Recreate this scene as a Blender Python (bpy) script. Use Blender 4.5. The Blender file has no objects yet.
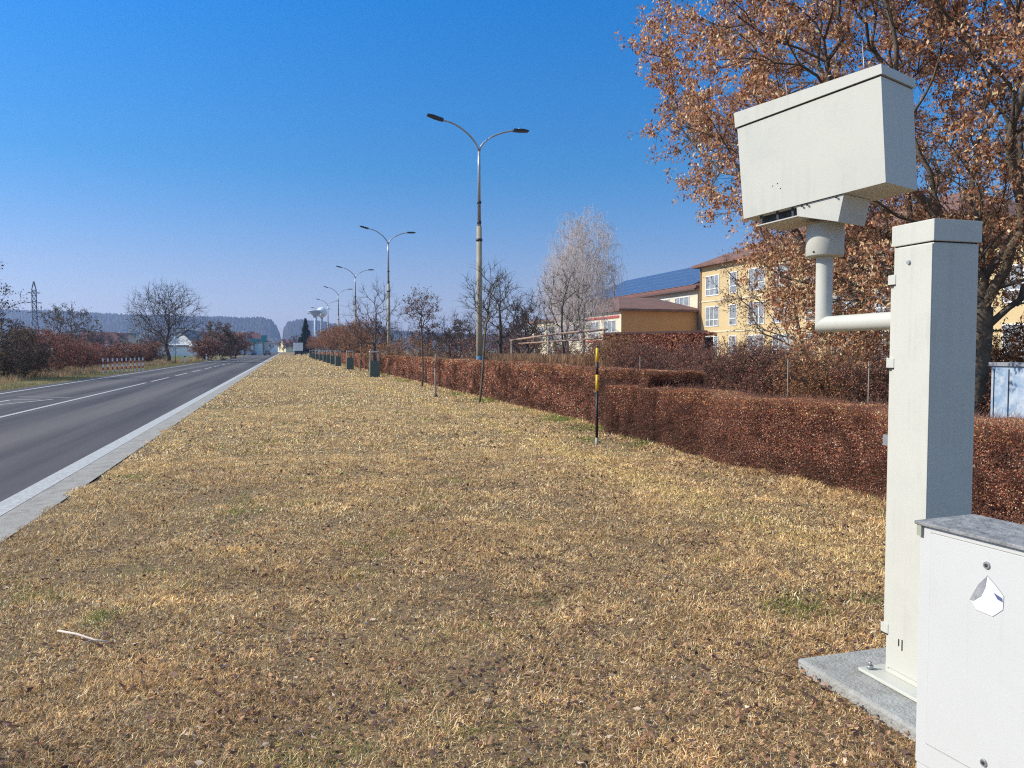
import bpy, bmesh, math, random
import numpy as np
from mathutils import Vector, Matrix, Quaternion

# ------------------------------------------------------------------ camera, light, exposure
SC = bpy.context.scene
COL = SC.collection
F = 770.0; H = 1.6
PITCH = math.atan(34 / F); PSI = math.radians(16.41)
cam_d = bpy.data.cameras.new('camera'); cam = bpy.data.objects.new('camera', cam_d); COL.objects.link(cam)
cam.location = (0, 0, H)
cam.rotation_euler = (math.pi / 2 - PITCH, 0, -PSI)
cam_d.sensor_width = 36; cam_d.lens = F / 1024 * 36
cam_d.clip_start = .05; cam_d.clip_end = 20000
SC.camera = cam

SUN_EL = math.radians(35)
SAZ = math.atan2(-.955, .296)                       # azimuth from +Y towards +X
sv = Vector((math.sin(SAZ) * math.cos(SUN_EL), math.cos(SAZ) * math.cos(SUN_EL), math.sin(SUN_EL)))
w = bpy.data.worlds.new("World"); SC.world = w; w.use_nodes = True
nt = w.node_tree; nt.nodes.clear()
sky = nt.nodes.new('ShaderNodeTexSky'); sky.sky_type = 'NISHITA'; sky.sun_disc = False
sky.sun_elevation = SUN_EL; sky.sun_rotation = SAZ % (2 * math.pi)
sky.air_density = 1.0; sky.dust_density = 0.3; sky.ozone_density = 2.2; sky.altitude = 150
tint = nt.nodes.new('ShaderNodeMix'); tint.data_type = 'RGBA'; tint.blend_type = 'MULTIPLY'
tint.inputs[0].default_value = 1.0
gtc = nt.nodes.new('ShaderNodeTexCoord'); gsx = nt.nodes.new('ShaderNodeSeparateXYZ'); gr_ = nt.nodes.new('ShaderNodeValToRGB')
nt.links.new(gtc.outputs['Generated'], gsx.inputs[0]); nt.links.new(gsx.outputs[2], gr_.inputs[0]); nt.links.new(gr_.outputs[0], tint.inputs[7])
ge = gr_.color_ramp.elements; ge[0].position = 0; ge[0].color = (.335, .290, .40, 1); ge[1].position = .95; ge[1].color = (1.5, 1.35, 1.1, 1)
for p_, c_ in ((.10, (.262, .285, .39)), (.22, (.100, .295, .445)), (.42, (.020, .335, .61)), (.60, (1.5, 1.35, 1.1))): q_ = ge.new(p_); q_.color = (*c_, 1)  # topmost stops brightened above the view, added fill for shaded faces
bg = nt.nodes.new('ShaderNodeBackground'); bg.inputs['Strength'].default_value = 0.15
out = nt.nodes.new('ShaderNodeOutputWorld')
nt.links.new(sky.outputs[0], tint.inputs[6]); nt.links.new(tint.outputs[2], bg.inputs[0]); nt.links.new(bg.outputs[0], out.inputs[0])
sd = bpy.data.lights.new('sun', 'SUN'); sd.energy = 2.6; sd.angle = math.radians(.5); sd.color = (1, .93, .82)
so = bpy.data.objects.new('sun', sd); COL.objects.link(so); so.rotation_euler = sv.to_track_quat('Z', 'Y').to_euler()
so.location = sv * 50
SC.view_settings.view_transform = 'Standard'; SC.view_settings.look = 'None'
SC.view_settings.exposure = 1.05; SC.view_settings.gamma = 1; SC.view_settings.use_curve_mapping = False
SC.cycles.max_bounces = 6; SC.cycles.diffuse_bounces = 3; SC.cycles.transparent_max_bounces = 8
SC.cycles.volume_bounces = 0
SC.cycles.use_denoising = False; SC.cycles.denoising_input_passes = 'RGB_ALBEDO_NORMAL'; SC.cycles.denoising_prefilter = 'ACCURATE'
SC.cycles.pixel_filter_type = 'BLACKMAN_HARRIS'; SC.cycles.filter_width = 1.15

# ------------------------------------------------------------------ helpers
RS = np.random.RandomState
FW = np.array([math.sin(PSI), math.cos(PSI)]); RT = np.array([math.cos(PSI), -math.sin(PSI)])
def gp(px, d):
    """ground place at bearing px and forward distance d (metres)"""
    q = FW * d + RT * (px - 512) / F * d
    return float(q[0]), float(q[1])

def tag(o, label=None, cat=None, group=None, kind=None):
    if label: o['label'] = label
    if cat: o['category'] = cat
    if group: o['group'] = group
    if kind: o['kind'] = kind
    return o

def thing(name, loc, label, cat, group=None, rz=0):
    o = bpy.data.objects.new(name, None); COL.objects.link(o)
    o.location = loc; o.rotation_euler = (0, 0, rz); o.empty_display_size = .2
    return tag(o, label, cat, group)

def link(name, me, parent=None):
    o = bpy.data.objects.new(name, me); COL.objects.link(o)
    if parent is not None: o.parent = parent
    return o

def copy_tree(o, parent=None):
    c = o.copy(); COL.objects.link(c)
    if parent is not None: c.parent = parent
    for ch in list(o.children): copy_tree(ch, c)
    return c

def npmesh(name, V, Fc, m, col=None, smooth=False, mats=None, mi=None):
    V = np.asarray(V, np.float32); Fc = np.asarray(Fc, np.int32)
    me = bpy.data.meshes.new(name)
    me.vertices.add(len(V)); me.vertices.foreach_set('co', V.ravel())
    n, k = Fc.shape
    me.loops.add(n * k); me.loops.foreach_set('vertex_index', Fc.ravel())
    me.polygons.add(n); me.polygons.foreach_set('loop_start', np.arange(0, n * k, k, dtype=np.int32))
    me.polygons.foreach_set('loop_total', np.full(n, k, np.int32))
    if smooth: me.polygons.foreach_set('use_smooth', np.ones(n, bool))
    if m: me.materials.append(m)
    if mats:
        for q in mats: me.materials.append(q)
        me.polygons.foreach_set('material_index', np.asarray(mi, np.int32))
    if col is not None:
        a = me.color_attributes.new('Col', 'FLOAT_COLOR', 'POINT')
        c4 = np.ones((len(V), 4), np.float32); c4[:, :3] = col
        a.data.foreach_set('color', c4.ravel())
    me.update(calc_edges=True)
    return me

class MB:
    """collects boxes, prisms and tubes; build() links them as one mesh"""
    def __init__(s): s.bm = bmesh.new()
    def box(s, a, b, M=None):
        r = bmesh.ops.create_cube(s.bm, size=1)['verts']
        c = [(a[i] + b[i]) / 2 for i in range(3)]; d = [abs(b[i] - a[i]) for i in range(3)]
        for v in r:
            v.co = Vector((v.co.x * d[0] + c[0], v.co.y * d[1] + c[1], v.co.z * d[2] + c[2]))
            if M: v.co = M @ v.co
        return s
    def tube(s, pts, rs, n=12, cap=True):
        if not hasattr(rs, '__len__'): rs = [rs] * len(pts)
        pts = [Vector(p) for p in pts]; rings = []
        for i, p in enumerate(pts):
            t = (pts[min(i + 1, len(pts) - 1)] - pts[max(i - 1, 0)]).normalized()
            ref = Vector((1, 0, 0)) if abs(t.x) < .8 else Vector((0, 0, 1))
            u = t.cross(ref).normalized(); v = t.cross(u)
            rings.append([s.bm.verts.new(p + (u * math.cos(2 * math.pi * k / n) + v * math.sin(2 * math.pi * k / n)) * rs[i]) for k in range(n)])
        for a, b in zip(rings, rings[1:]):
            for k in range(n):
                f = s.bm.faces.new((a[k], a[(k + 1) % n], b[(k + 1) % n], b[k])); f.smooth = True
        if cap:
            s.bm.faces.new(rings[0]); s.bm.faces.new(rings[-1])
        return s
    def poly(s, vs, fs, M=None):
        q = [s.bm.verts.new(M @ Vector(v) if M else Vector(v)) for v in vs]
        for f in fs: s.bm.faces.new([q[i] for i in f])
        return s
    def prism(s, outline, axis, a, b, M=None):
        """outline of 2D points extruded along axis from a to b"""
        def P(u, v, t): return {'x': (t, u, v), 'y': (u, t, v), 'z': (u, v, t)}[axis]
        n = len(outline)
        vs = [P(u, v, a) for u, v in outline] + [P(u, v, b) for u, v in outline]
        fs = [list(range(n)), list(range(n, 2 * n))] + [[i, (i + 1) % n, n + (i + 1) % n, n + i] for i in range(n)]
        return s.poly(vs, fs, M)
    def sphere(s, c, r, seg=20, sc=(1, 1, 1)):
        r_ = bmesh.ops.create_uvsphere(s.bm, u_segments=seg, v_segments=max(6, seg // 2), radius=1)['verts']
        for v in r_: v.co = Vector((v.co.x * r * sc[0] + c[0], v.co.y * r * sc[1] + c[1], v.co.z * r * sc[2] + c[2]))
        for v in r_:
            for f in v.link_faces: f.smooth = True
        return s
    def build(s, name, m, parent=None, bevel=0, seg=2):
        if bevel:
            es = [e for e in s.bm.edges if len(e.link_faces) == 2 and e.calc_face_angle(0) > .6]
            bmesh.ops.bevel(s.bm, geom=es, offset=bevel, segments=seg, affect='EDGES', profile=.6)
        bmesh.ops.recalc_face_normals(s.bm, faces=s.bm.faces)
        me = bpy.data.meshes.new(name); s.bm.to_mesh(me); s.bm.free(); me.materials.append(m)
        return link(name, me, parent)

# --- materials
def mat(name, color=(.5, .5, .5), rough=.7, spec=.4, metal=0, var=.0, vscale=6, dark=None, bump=0, bscale=40, dirt=None, dscale=3, coat=0, streak=None):
    m = bpy.data.materials.new(name); m.use_nodes = True; t = m.node_tree; b = t.nodes['Principled BSDF']
    b.inputs['Roughness'].default_value = rough; b.inputs['Metallic'].default_value = metal
    b.inputs['Specular IOR Level'].default_value = spec
    b.inputs['Base Color'].default_value = (*color, 1)
    tc = t.nodes.new('ShaderNodeTexCoord')
    if var or dark:
        n = t.nodes.new('ShaderNodeTexNoise'); n.inputs['Scale'].default_value = vscale; n.inputs['Detail'].default_value = 7; n.inputs['Roughness'].default_value = .65
        t.links.new(tc.outputs['Object'], n.inputs['Vector'])
        r = t.nodes.new('ShaderNodeValToRGB'); r.color_ramp.elements[0].position = .3; r.color_ramp.elements[1].position = .7
        d = dark or tuple(c * (1 - var) for c in color)
        r.color_ramp.elements[0].color = (*d, 1); r.color_ramp.elements[1].color = (*tuple(min(1, c * (1 + var * .5)) for c in color), 1)
        t.links.new(n.outputs[0], r.inputs[0]); src = r.outputs[0]
        if dirt:
            n2 = t.nodes.new('ShaderNodeTexNoise'); n2.inputs['Scale'].default_value = dscale; n2.inputs['Detail'].default_value = 9; n2.inputs['Roughness'].default_value = .75
            t.links.new(tc.outputs['Object'], n2.inputs['Vector'])
            r2 = t.nodes.new('ShaderNodeValToRGB'); r2.color_ramp.elements[0].position = .52; r2.color_ramp.elements[1].position = .72
            mx = t.nodes.new('ShaderNodeMix'); mx.data_type = 'RGBA'; mx.inputs[7].default_value = (*dirt, 1)
            t.links.new(n2.outputs[0], r2.inputs[0]); t.links.new(r2.outputs[0], mx.inputs[0]); t.links.new(src, mx.inputs[6]); src = mx.outputs[2]
        t.links.new(src, b.inputs['Base Color'])
    if streak:
        mp = t.nodes.new('ShaderNodeMapping'); mp.inputs['Scale'].default_value = (1, 1, .05); t.links.new(tc.outputs['Object'], mp.inputs[0])
        n3 = t.nodes.new('ShaderNodeTexNoise'); n3.inputs['Scale'].default_value = 34; n3.inputs['Detail'].default_value = 6; t.links.new(mp.outputs[0], n3.inputs['Vector'])
        n4 = t.nodes.new('ShaderNodeTexNoise'); n4.inputs['Scale'].default_value = 3; n4.inputs['Detail'].default_value = 3; t.links.new(tc.outputs['Object'], n4.inputs['Vector'])
        mu = t.nodes.new('ShaderNodeMath'); mu.operation = 'MULTIPLY'; t.links.new(n3.outputs[0], mu.inputs[0]); t.links.new(n4.outputs[0], mu.inputs[1])
        r3 = t.nodes.new('ShaderNodeMapRange'); r3.inputs[1].default_value = .27; r3.inputs[2].default_value = .42; r3.inputs[3].default_value = 0; r3.inputs[4].default_value = .22; t.links.new(mu.outputs[0], r3.inputs[0])
        m3 = t.nodes.new('ShaderNodeMix'); m3.data_type = 'RGBA'; m3.inputs[7].default_value = (*streak, 1); t.links.new(r3.outputs[0], m3.inputs[0]); t.links.new(src, m3.inputs[6]); t.links.new(m3.outputs[2], b.inputs['Base Color'])
    if bump:
        n = t.nodes.new('ShaderNodeTexNoise'); n.inputs['Scale'].default_value = bscale; n.inputs['Detail'].default_value = 6
        t.links.new(tc.outputs['Object'], n.inputs['Vector'])
        bp = t.nodes.new('ShaderNodeBump'); bp.inputs['Strength'].default_value = bump; bp.inputs['Distance'].default_value = .02
        t.links.new(n.outputs[0], bp.inputs['Height']); t.links.new(bp.outputs[0], b.inputs['Normal'])
    return m

def leafmat(name, transl=.35, rough=.75):
    m = bpy.data.materials.new(name); m.use_nodes = True; t = m.node_tree; b = t.nodes['Principled BSDF']
    a = t.nodes.new('ShaderNodeAttribute'); a.attribute_name = 'Col'
    b.inputs['Roughness'].default_value = rough; b.inputs['Specular IOR Level'].default_value = .2
    t.links.new(a.outputs['Color'], b.inputs['Base Color'])
    tr = t.nodes.new('ShaderNodeBsdfTranslucent'); t.links.new(a.outputs['Color'], tr.inputs['Color'])
    mx = t.nodes.new('ShaderNodeMixShader'); mx.inputs[0].default_value = transl
    o = t.nodes['Material Output']
    t.links.new(b.outputs[0], mx.inputs[1]); t.links.new(tr.outputs[0], mx.inputs[2]); t.links.new(mx.outputs[0], o.inputs['Surface'])
    return m

LEAF = leafmat('leaf'); GRASSM = leafmat('grass_blades', .3)
BARK = mat('bark', (.14, .115, .09), .9, .2, var=.5, vscale=9, bump=.5, bscale=30)
BARKL = mat('pale_bark', (.22, .175, .12), .9, .2, dark=(.07, .055, .045), vscale=5, bump=.7, bscale=25)
BARKD = mat('dark_bark', (.115, .092, .078), .9, .2, var=.4, bump=.5)
BIRCH = mat('birch_bark', (.6, .57, .52), .8, .2, dark=(.12, .1, .09), vscale=7)
BIRCHT = mat('birch_twigs', (.56, .49, .46), .9, .2, var=.2)
WOOD = mat('weathered_wood', (.27, .22, .17), .9, .2, var=.4, vscale=20)
PAINT = mat('cream_paint', (.525, .515, .445), .5, .35, var=.03, vscale=2.2, dirt=(.465, .465, .41), dscale=2.5, bump=.012, bscale=140, streak=(.36, .35, .30))
PAINT2 = mat('white_paint', (.545, .545, .52), .5, .35, var=.03, vscale=2, dirt=(.51, .51, .485), dscale=3, bump=.012, bscale=140, streak=(.44, .44, .42))
GALV = mat('galvanised', (.42, .43, .43), .45, .5, metal=.7, var=.2, vscale=20)
DARKM = mat('dark_metal', (.035, .037, .045), .5, .4)
SEAM = mat('seam_dark', (.02, .02, .018), .8, .2)
CONC = mat('concrete', (.40, .39, .355), .9, .2, dark=(.25, .245, .22), vscale=7, bump=.5, bscale=60, dirt=(.18, .18, .14), dscale=9)
BLACK = mat('black_paint', (.018, .018, .02), .5, .4)
YELLOW = mat('yellow_paint', (.78, .50, .03), .5, .4, var=.1)
WHITE = mat('white_plain', (.78, .78, .77), .6, .3, var=.06)
RED = mat('red_paint', (.50, .07, .05), .5, .4)

# --- cheap lattice noise for placing and tinting
def noise(x, y, scale, seed):
    L = RS(seed).rand(64, 64); x = np.asarray(x) / scale; y = np.asarray(y) / scale
    xi = np.floor(x).astype(int); yi = np.floor(y).astype(int); fx = x - xi; fy = y - yi
    fx = fx * fx * (3 - 2 * fx); fy = fy * fy * (3 - 2 * fy)
    g = lambda a, b: L[a % 64, b % 64]
    return (g(xi, yi) * (1 - fx) + g(xi + 1, yi) * fx) * (1 - fy) + (g(xi, yi + 1) * (1 - fx) + g(xi + 1, yi + 1) * fx) * fy
def fbm(x, y, s, seed): return .55 * noise(x, y, s, seed) + .3 * noise(x, y, s / 2.3, seed + 1) + .15 * noise(x, y, s / 5, seed + 2)

def unit(v): return v / np.maximum(np.linalg.norm(v, axis=-1, keepdims=True), 1e-9)

def frustums(A, B, ra, rb, ta=None, tb=None, k=3):
    if ta is None: ta = unit(B - A)
    if tb is None: tb = unit(B - A)
    N = len(A); ang = np.arange(k) * 2 * np.pi / k
    def ring(P, t, r):
        ref = np.tile(np.array([.83, .31, .07]), (N, 1))
        bad = np.abs((unit(ref) * t).sum(1)) > .9; ref[bad] = (0, 0, 1)
        u = unit(np.cross(t, ref)); v = np.cross(t, u)
        return P[:, None] + (u[:, None] * np.cos(ang)[None, :, None] + v[:, None] * np.sin(ang)[None, :, None]) * r[:, None, None]
    V = np.concatenate([ring(A, ta, ra), ring(B, tb, rb)], 1).reshape(-1, 3)
    i = np.arange(k); q = np.stack([i, (i + 1) % k, k + (i + 1) % k, k + i], 1)
    Fc = (np.arange(N)[:, None, None] * 2 * k + q[None]).reshape(-1, 4)
    return V, Fc

def join(parts):
    Vs, Fs, o = [], [], 0
    for V, Fc in parts: Vs.append(V); Fs.append(Fc + o); o += len(V)
    return np.concatenate(Vs), np.concatenate(Fs)

def kites(C, u, v):
    """leaf-shaped four-cornered faces; u half length, v half width"""
    V = np.stack([C - u, C + v - u * .1, C + u, C - v - u * .1], 1).reshape(-1, 3)
    Fc = np.arange(len(C) * 4).reshape(-1, 4)
    return V, Fc

def pick(rng, n, pal, jit=.18):
    pal = np.array(pal); w_ = pal[:, 3] / pal[:, 3].sum()
    c = pal[rng.choice(len(pal), n, p=w_), :3] * (1 + jit * rng.randn(n, 1))
    return np.clip(c, .004, .95)

def grow(rng, targets, trunk, seg=.3, alpha=.3, r_tip=.006, e=2.3, sag=.0, wob=.03):
    cap = len(trunk) + len(targets) * 40 + 100
    P = np.zeros((cap, 3)); T = np.zeros((cap, 3)); par = np.full(cap, -1); pl = np.zeros(cap)
    n = len(trunk); P[:n] = trunk
    for i in range(1, n):
        par[i] = i - 1; pl[i] = pl[i - 1] + np.linalg.norm(P[i] - P[i - 1]); T[i] = unit(P[i] - P[i - 1])
    T[0] = T[1]
    low = max(1, int(n * .35))
    base = P[n // 2]
    tg = targets[np.argsort(np.linalg.norm(targets - base, axis=1))]
    tips = []
    for t in tg:
        D = t - P[low:n]; d = np.linalg.norm(D, axis=1)
        al = (D * T[low:n]).sum(1) / np.maximum(d, 1e-6)
        cost = d * (1.35 - .45 * al) + alpha * pl[low:n]
        j = low + int(np.argmin(cost)); p0 = P[j]; L = np.linalg.norm(t - p0)
        if L < .05: continue
        k = max(1, int(L / seg)); k = min(k, 38)
        c = p0 + T[j] * L * .35 + np.array([0, 0, sag * L])
        prev = j
        for s in range(1, k + 1):
            f = s / k; q = (1 - f) ** 2 * p0 + 2 * f * (1 - f) * c + f * f * t
            if s < k: q = q + rng.randn(3) * wob * seg * 2
            P[n] = q; par[n] = prev; pl[n] = pl[prev] + np.linalg.norm(q - P[prev]); T[n] = unit(q - P[prev]); prev = n; n += 1
        tips.append(prev)
    P = P[:n]; T = T[:n]; par = par[:n]
    A = np.zeros(n); ch = np.zeros(n, int)
    for i in range(n): 
        if par[i] >= 0: ch[par[i]] += 1
    A[ch == 0] = r_tip ** e
    for i in range(n - 1, 0, -1): A[par[i]] += A[i] * 1.012
    R = A ** (1 / e)
    return P, T, par, R, np.array(tips)

def tree_wood(P, T, par, R, kmin=3):
    i = np.arange(1, len(P)); p = par[i]
    ta = T[p].copy(); br = R[i] < R[p] * .72; d = unit(P[i] - P[p]); ta[br] = d[br]
    out = []
    for lo, hi, k in ((0, .012, kmin), (.012, .05, 5), (.05, 9, 10)):
        s = (R[i] >= lo) & (R[i] < hi)
        if s.any(): out.append(frustums(P[p][s], P[i][s], np.minimum(R[p], R[i] * 1.25)[s], R[i][s], ta[s], T[i][s], k))
    return out

def twigs(rng, P, D, n_each, L, r, droop=0., spread=.8, k=3):
    """short two-piece twigs from points P heading near D"""
    S = np.repeat(P, n_each, 0); d = unit(np.repeat(D, n_each, 0) + rng.randn(len(S), 3) * spread)
    l = L * (.5 + rng.rand(len(S), 1)); M = S + d * l * .5
    d2 = unit(d + rng.randn(len(S), 3) * .35 + np.array([0, 0, -droop])); E = M + d2 * l * .5
    rr = np.full(len(S), r)
    a = frustums(S, M, rr, rr * .75, k=k); b = frustums(M, E, rr * .75, rr * .3, k=k)
    return [a, b], M, E

def ellips(rng, n, c, r, shell=.55, low=-1):
    v = unit(rng.randn(n * 3, 3)); v = v[v[:, 2] > low][:n]
    return np.array(c) + v * np.array(r) * (shell + (1 - shell) * rng.rand(len(v), 1) ** .6)

def make_tree(name, seed, loc, label, h, rad, z0, n=350, trunk_r=.1, bark=BARK, twig_m=None, leaf=None, nleaf=0, lsize=.04, seg=.3, tip=.006, tw=(5, .35, .004), droop=0., lean=(0, 0), cat='tree', group=None, forks=True, shell=.3, rz=0, clump=1):
    """tree with a trunk part and a crown part; local coordinates, base at the origin"""
    rng = RS(seed); root = thing(name, loc, label, cat, group, rz)
    cz = (z0 + h) / 2; top = z0 + (h - z0) * .55
    zs = np.linspace(0, top, 9); tr = np.stack([lean[0] * zs / h + .04 * rad * np.sin(zs * 1.7 + seed), lean[1] * zs / h + .04 * rad * np.cos(zs * 1.3 + seed) - .04 * rad * math.cos(seed), zs - .06], 1)
    c = (lean[0] * cz / h, lean[1] * cz / h, cz)
    tg = ellips(rng, n, c, (rad, rad, (h - z0) / 2), shell)
    nb = noise(tg[:, 0] + tg[:, 2], tg[:, 1] + 3 * seed, rad * .6, seed)
    tg = tg[nb > .28]
    P, T, par, R, tips = grow(rng, tg, tr, seg, .25, tip, sag=.08 if droop == 0 else .15)
    k = trunk_r / R[0]
    R = np.maximum(R * min(1, k) if k < 1 else R * (1 + (k - 1) * np.clip((R - tip) / (R[0] - tip), 0, 1)), tip * .6)
    R[0] *= 1.25
    main = R > max(.35 * R[0], tip * 2)
    W = tree_wood(P, T, par, R)
    # trunk = thick pieces, crown wood = the rest
    i = np.arange(1, len(P)); thick = (R[i] > .42 * R[0]); p = par[i]
    d = unit(P[i] - P[p]); ta = T[p].copy(); br = R[i] < R[p] * .72; ta[br] = d[br]
    s = thick; V, Fc = frustums(P[p][s], P[i][s], np.minimum(R[p], R[i] * 1.3)[s], R[i][s], ta[s], T[i][s], 10)
    link('trunk', npmesh('trunk', V, Fc, bark, smooth=True), root)
    parts = []
    for lo, hi, kk in ((0, .014, 3), (.014, 9, 6)):
        s = (~thick) & (R[i] >= lo) & (R[i] < hi)
        if s.any(): parts.append(frustums(P[p][s], P[i][s], np.minimum(R[p], R[i] * 1.25)[s], R[i][s], ta[s], T[i][s], kk))
    small = np.where(R < tip * 3.2)[0]
    out_d = unit(P[small] - np.array(c) * [1, 1, .6]) * .6 + T[small]
    tp, M, E = twigs(rng, P[small], out_d, tw[0], tw[1], tw[2], droop)
    if droop > .5:
        tp2, M2, E2 = twigs(rng, E, np.tile([0, 0, -1.], (len(E), 1)), 1, tw[1] * 1.6, tw[2] * .8, droop, .25); tp += tp2
    ct = twig_m or bark
    V, Fc = join(parts)
    crown = link('crown', npmesh('crown', *join(parts + tp), ct, smooth=False), root)
    if leaf and nleaf:
        src = np.concatenate([M, E, (M + E) / 2]); j = rng.randint(0, len(src), nleaf // clump)
        C = np.repeat(src[j], clump, 0); C = C + rng.randn(len(C), 3) * lsize * 1.1
        u = unit(rng.randn(len(C), 3) + np.array([0, 0, -.7])) ; v = unit(np.cross(u, rng.randn(len(C), 3)))
        sz = lsize * (.6 + .7 * rng.rand(len(C), 1))
        V, Fc = kites(C, u * sz, v * sz * .5)
        cc = np.repeat(pick(rng, len(C), leaf), 4, 0)
        link('leaves', npmesh('leaves', V, Fc, LEAF, cc), root)
    return root

def make_shrub(name, seed, loc, label, h, rad, pal, n=260, nleaf=3000, lsize=.035, stems=9, bark=BARKD, tip=.004, tw=(6, .3, .003), cat='shrub', group=None, sq=1.0, rot=0):
    """many-stemmed bush"""
    rng = RS(seed); root = thing(name, loc, label, cat, group, rot)
    tg = ellips(rng, n, (0, 0, h * .52), (rad * sq, rad, h * .5), .35)
    tg = tg[noise(tg[:, 0] * 2, tg[:, 1] * 2 + tg[:, 2], rad * .7, seed) > .2]
    parts = []; Es = []; Ms = []
    az = rng.rand(stems) * 6.28
    own = rng.randint(0, stems, len(tg)); ang = np.arctan2(tg[:, 1], tg[:, 0])
    own = np.argmin(np.abs(((ang[:, None] - az[None] + np.pi) % (2 * np.pi)) - np.pi) + rng.rand(len(tg), stems) * .8, 1)
    for s in range(stems):
        q = tg[own == s]
        if len(q) < 2: continue
        b = np.array([math.cos(az[s]), math.sin(az[s]), 0]) * rad * .18 * rng.rand()
        zs = np.linspace(0, h * .3, 4); tr = b + np.stack([np.cos(az[s]) * zs * .5, np.sin(az[s]) * zs * .5, zs - .05], 1)
        P, T, par, R, tips = grow(rng, q, tr, .25, .2, tip, sag=.12)
        parts += tree_wood(P, T, par, R)
        sm = np.where(R < tip * 3)[0]
        tp, M, E = twigs(rng, P[sm], T[sm] + np.array([0, 0, .3]), tw[0], tw[1], tw[2])
        parts += tp; Es.append(E); Ms.append(M)
    link('branches', npmesh('branches', *join(parts), bark), root)
    if nleaf:
        src = np.concatenate(Es + Ms); j = rng.randint(0, len(src), nleaf); C = src[j] + rng.randn(nleaf, 3) * lsize
        C[:, 2] = np.maximum(C[:, 2], .03)
        u = unit(rng.randn(nleaf, 3)); v = unit(np.cross(u, rng.randn(nleaf, 3))); sz = lsize * (.5 + .8 * rng.rand(nleaf, 1))
        V, Fc = kites(C, u * sz, v * sz * .55)
        link('leaves', npmesh('leaves', V, Fc, LEAF, np.repeat(pick(rng, nleaf, pal), 4, 0)), root)
    return root

# ------------------------------------------------------------------ ground, road, hills
def ground_mat():
    m = bpy.data.materials.new('dry_ground'); m.use_nodes = True; t = m.node_tree; b = t.nodes['Principled BSDF']
    b.inputs['Roughness'].default_value = .95; b.inputs['Specular IOR Level'].default_value = .1
    tc = t.nodes.new('ShaderNodeTexCoord')
    def nz(s, d=8, r=.65):
        n = t.nodes.new('ShaderNodeTexNoise'); n.inputs['Scale'].default_value = s; n.inputs['Detail'].default_value = d; n.inputs['Roughness'].default_value = r
        t.links.new(tc.outputs['Object'], n.inputs['Vector']); return n.outputs[0]
    def ramp(v, *st):
        r = t.nodes.new('ShaderNodeValToRGB'); e = r.color_ramp.elements
        e[0].position = st[0][0]; e[0].color = (*st[0][1], 1); e[1].position = st[-1][0]; e[1].color = (*st[-1][1], 1)
        for p_, c_ in st[1:-1]: q = e.new(p_); q.color = (*c_, 1)
        t.links.new(v, r.inputs[0]); return r.outputs[0]
    a = ramp(nz(22, 10, .8), (.32, (.045, .03, .022)), (.48, (.17, .115, .072)), (.68, (.42, .30, .17)))
    g = ramp(nz(.35, 6), (.35, (.16, .105, .066)), (.6, (.34, .245, .125)))
    mx = t.nodes.new('ShaderNodeMix'); mx.data_type = 'RGBA'; mx.inputs[0].default_value = .5
    t.links.new(a, mx.inputs[6]); t.links.new(g, mx.inputs[7])
    t.links.new(mx.outputs[2], b.inputs['Base Color'])
    bp = t.nodes.new('ShaderNodeBump'); bp.inputs['Strength'].default_value = .8; bp.inputs['Distance'].default_value = .03
    t.links.new(nz(30, 8, .8), bp.inputs['Height']); t.links.new(bp.outputs[0], b.inputs['Normal'])
    return m
GROUND = ground_mat()
FIELD = mat('field_earth', (.20, .17, .085), .95, .1, dark=(.12, .105, .06), vscale=.02)

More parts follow.
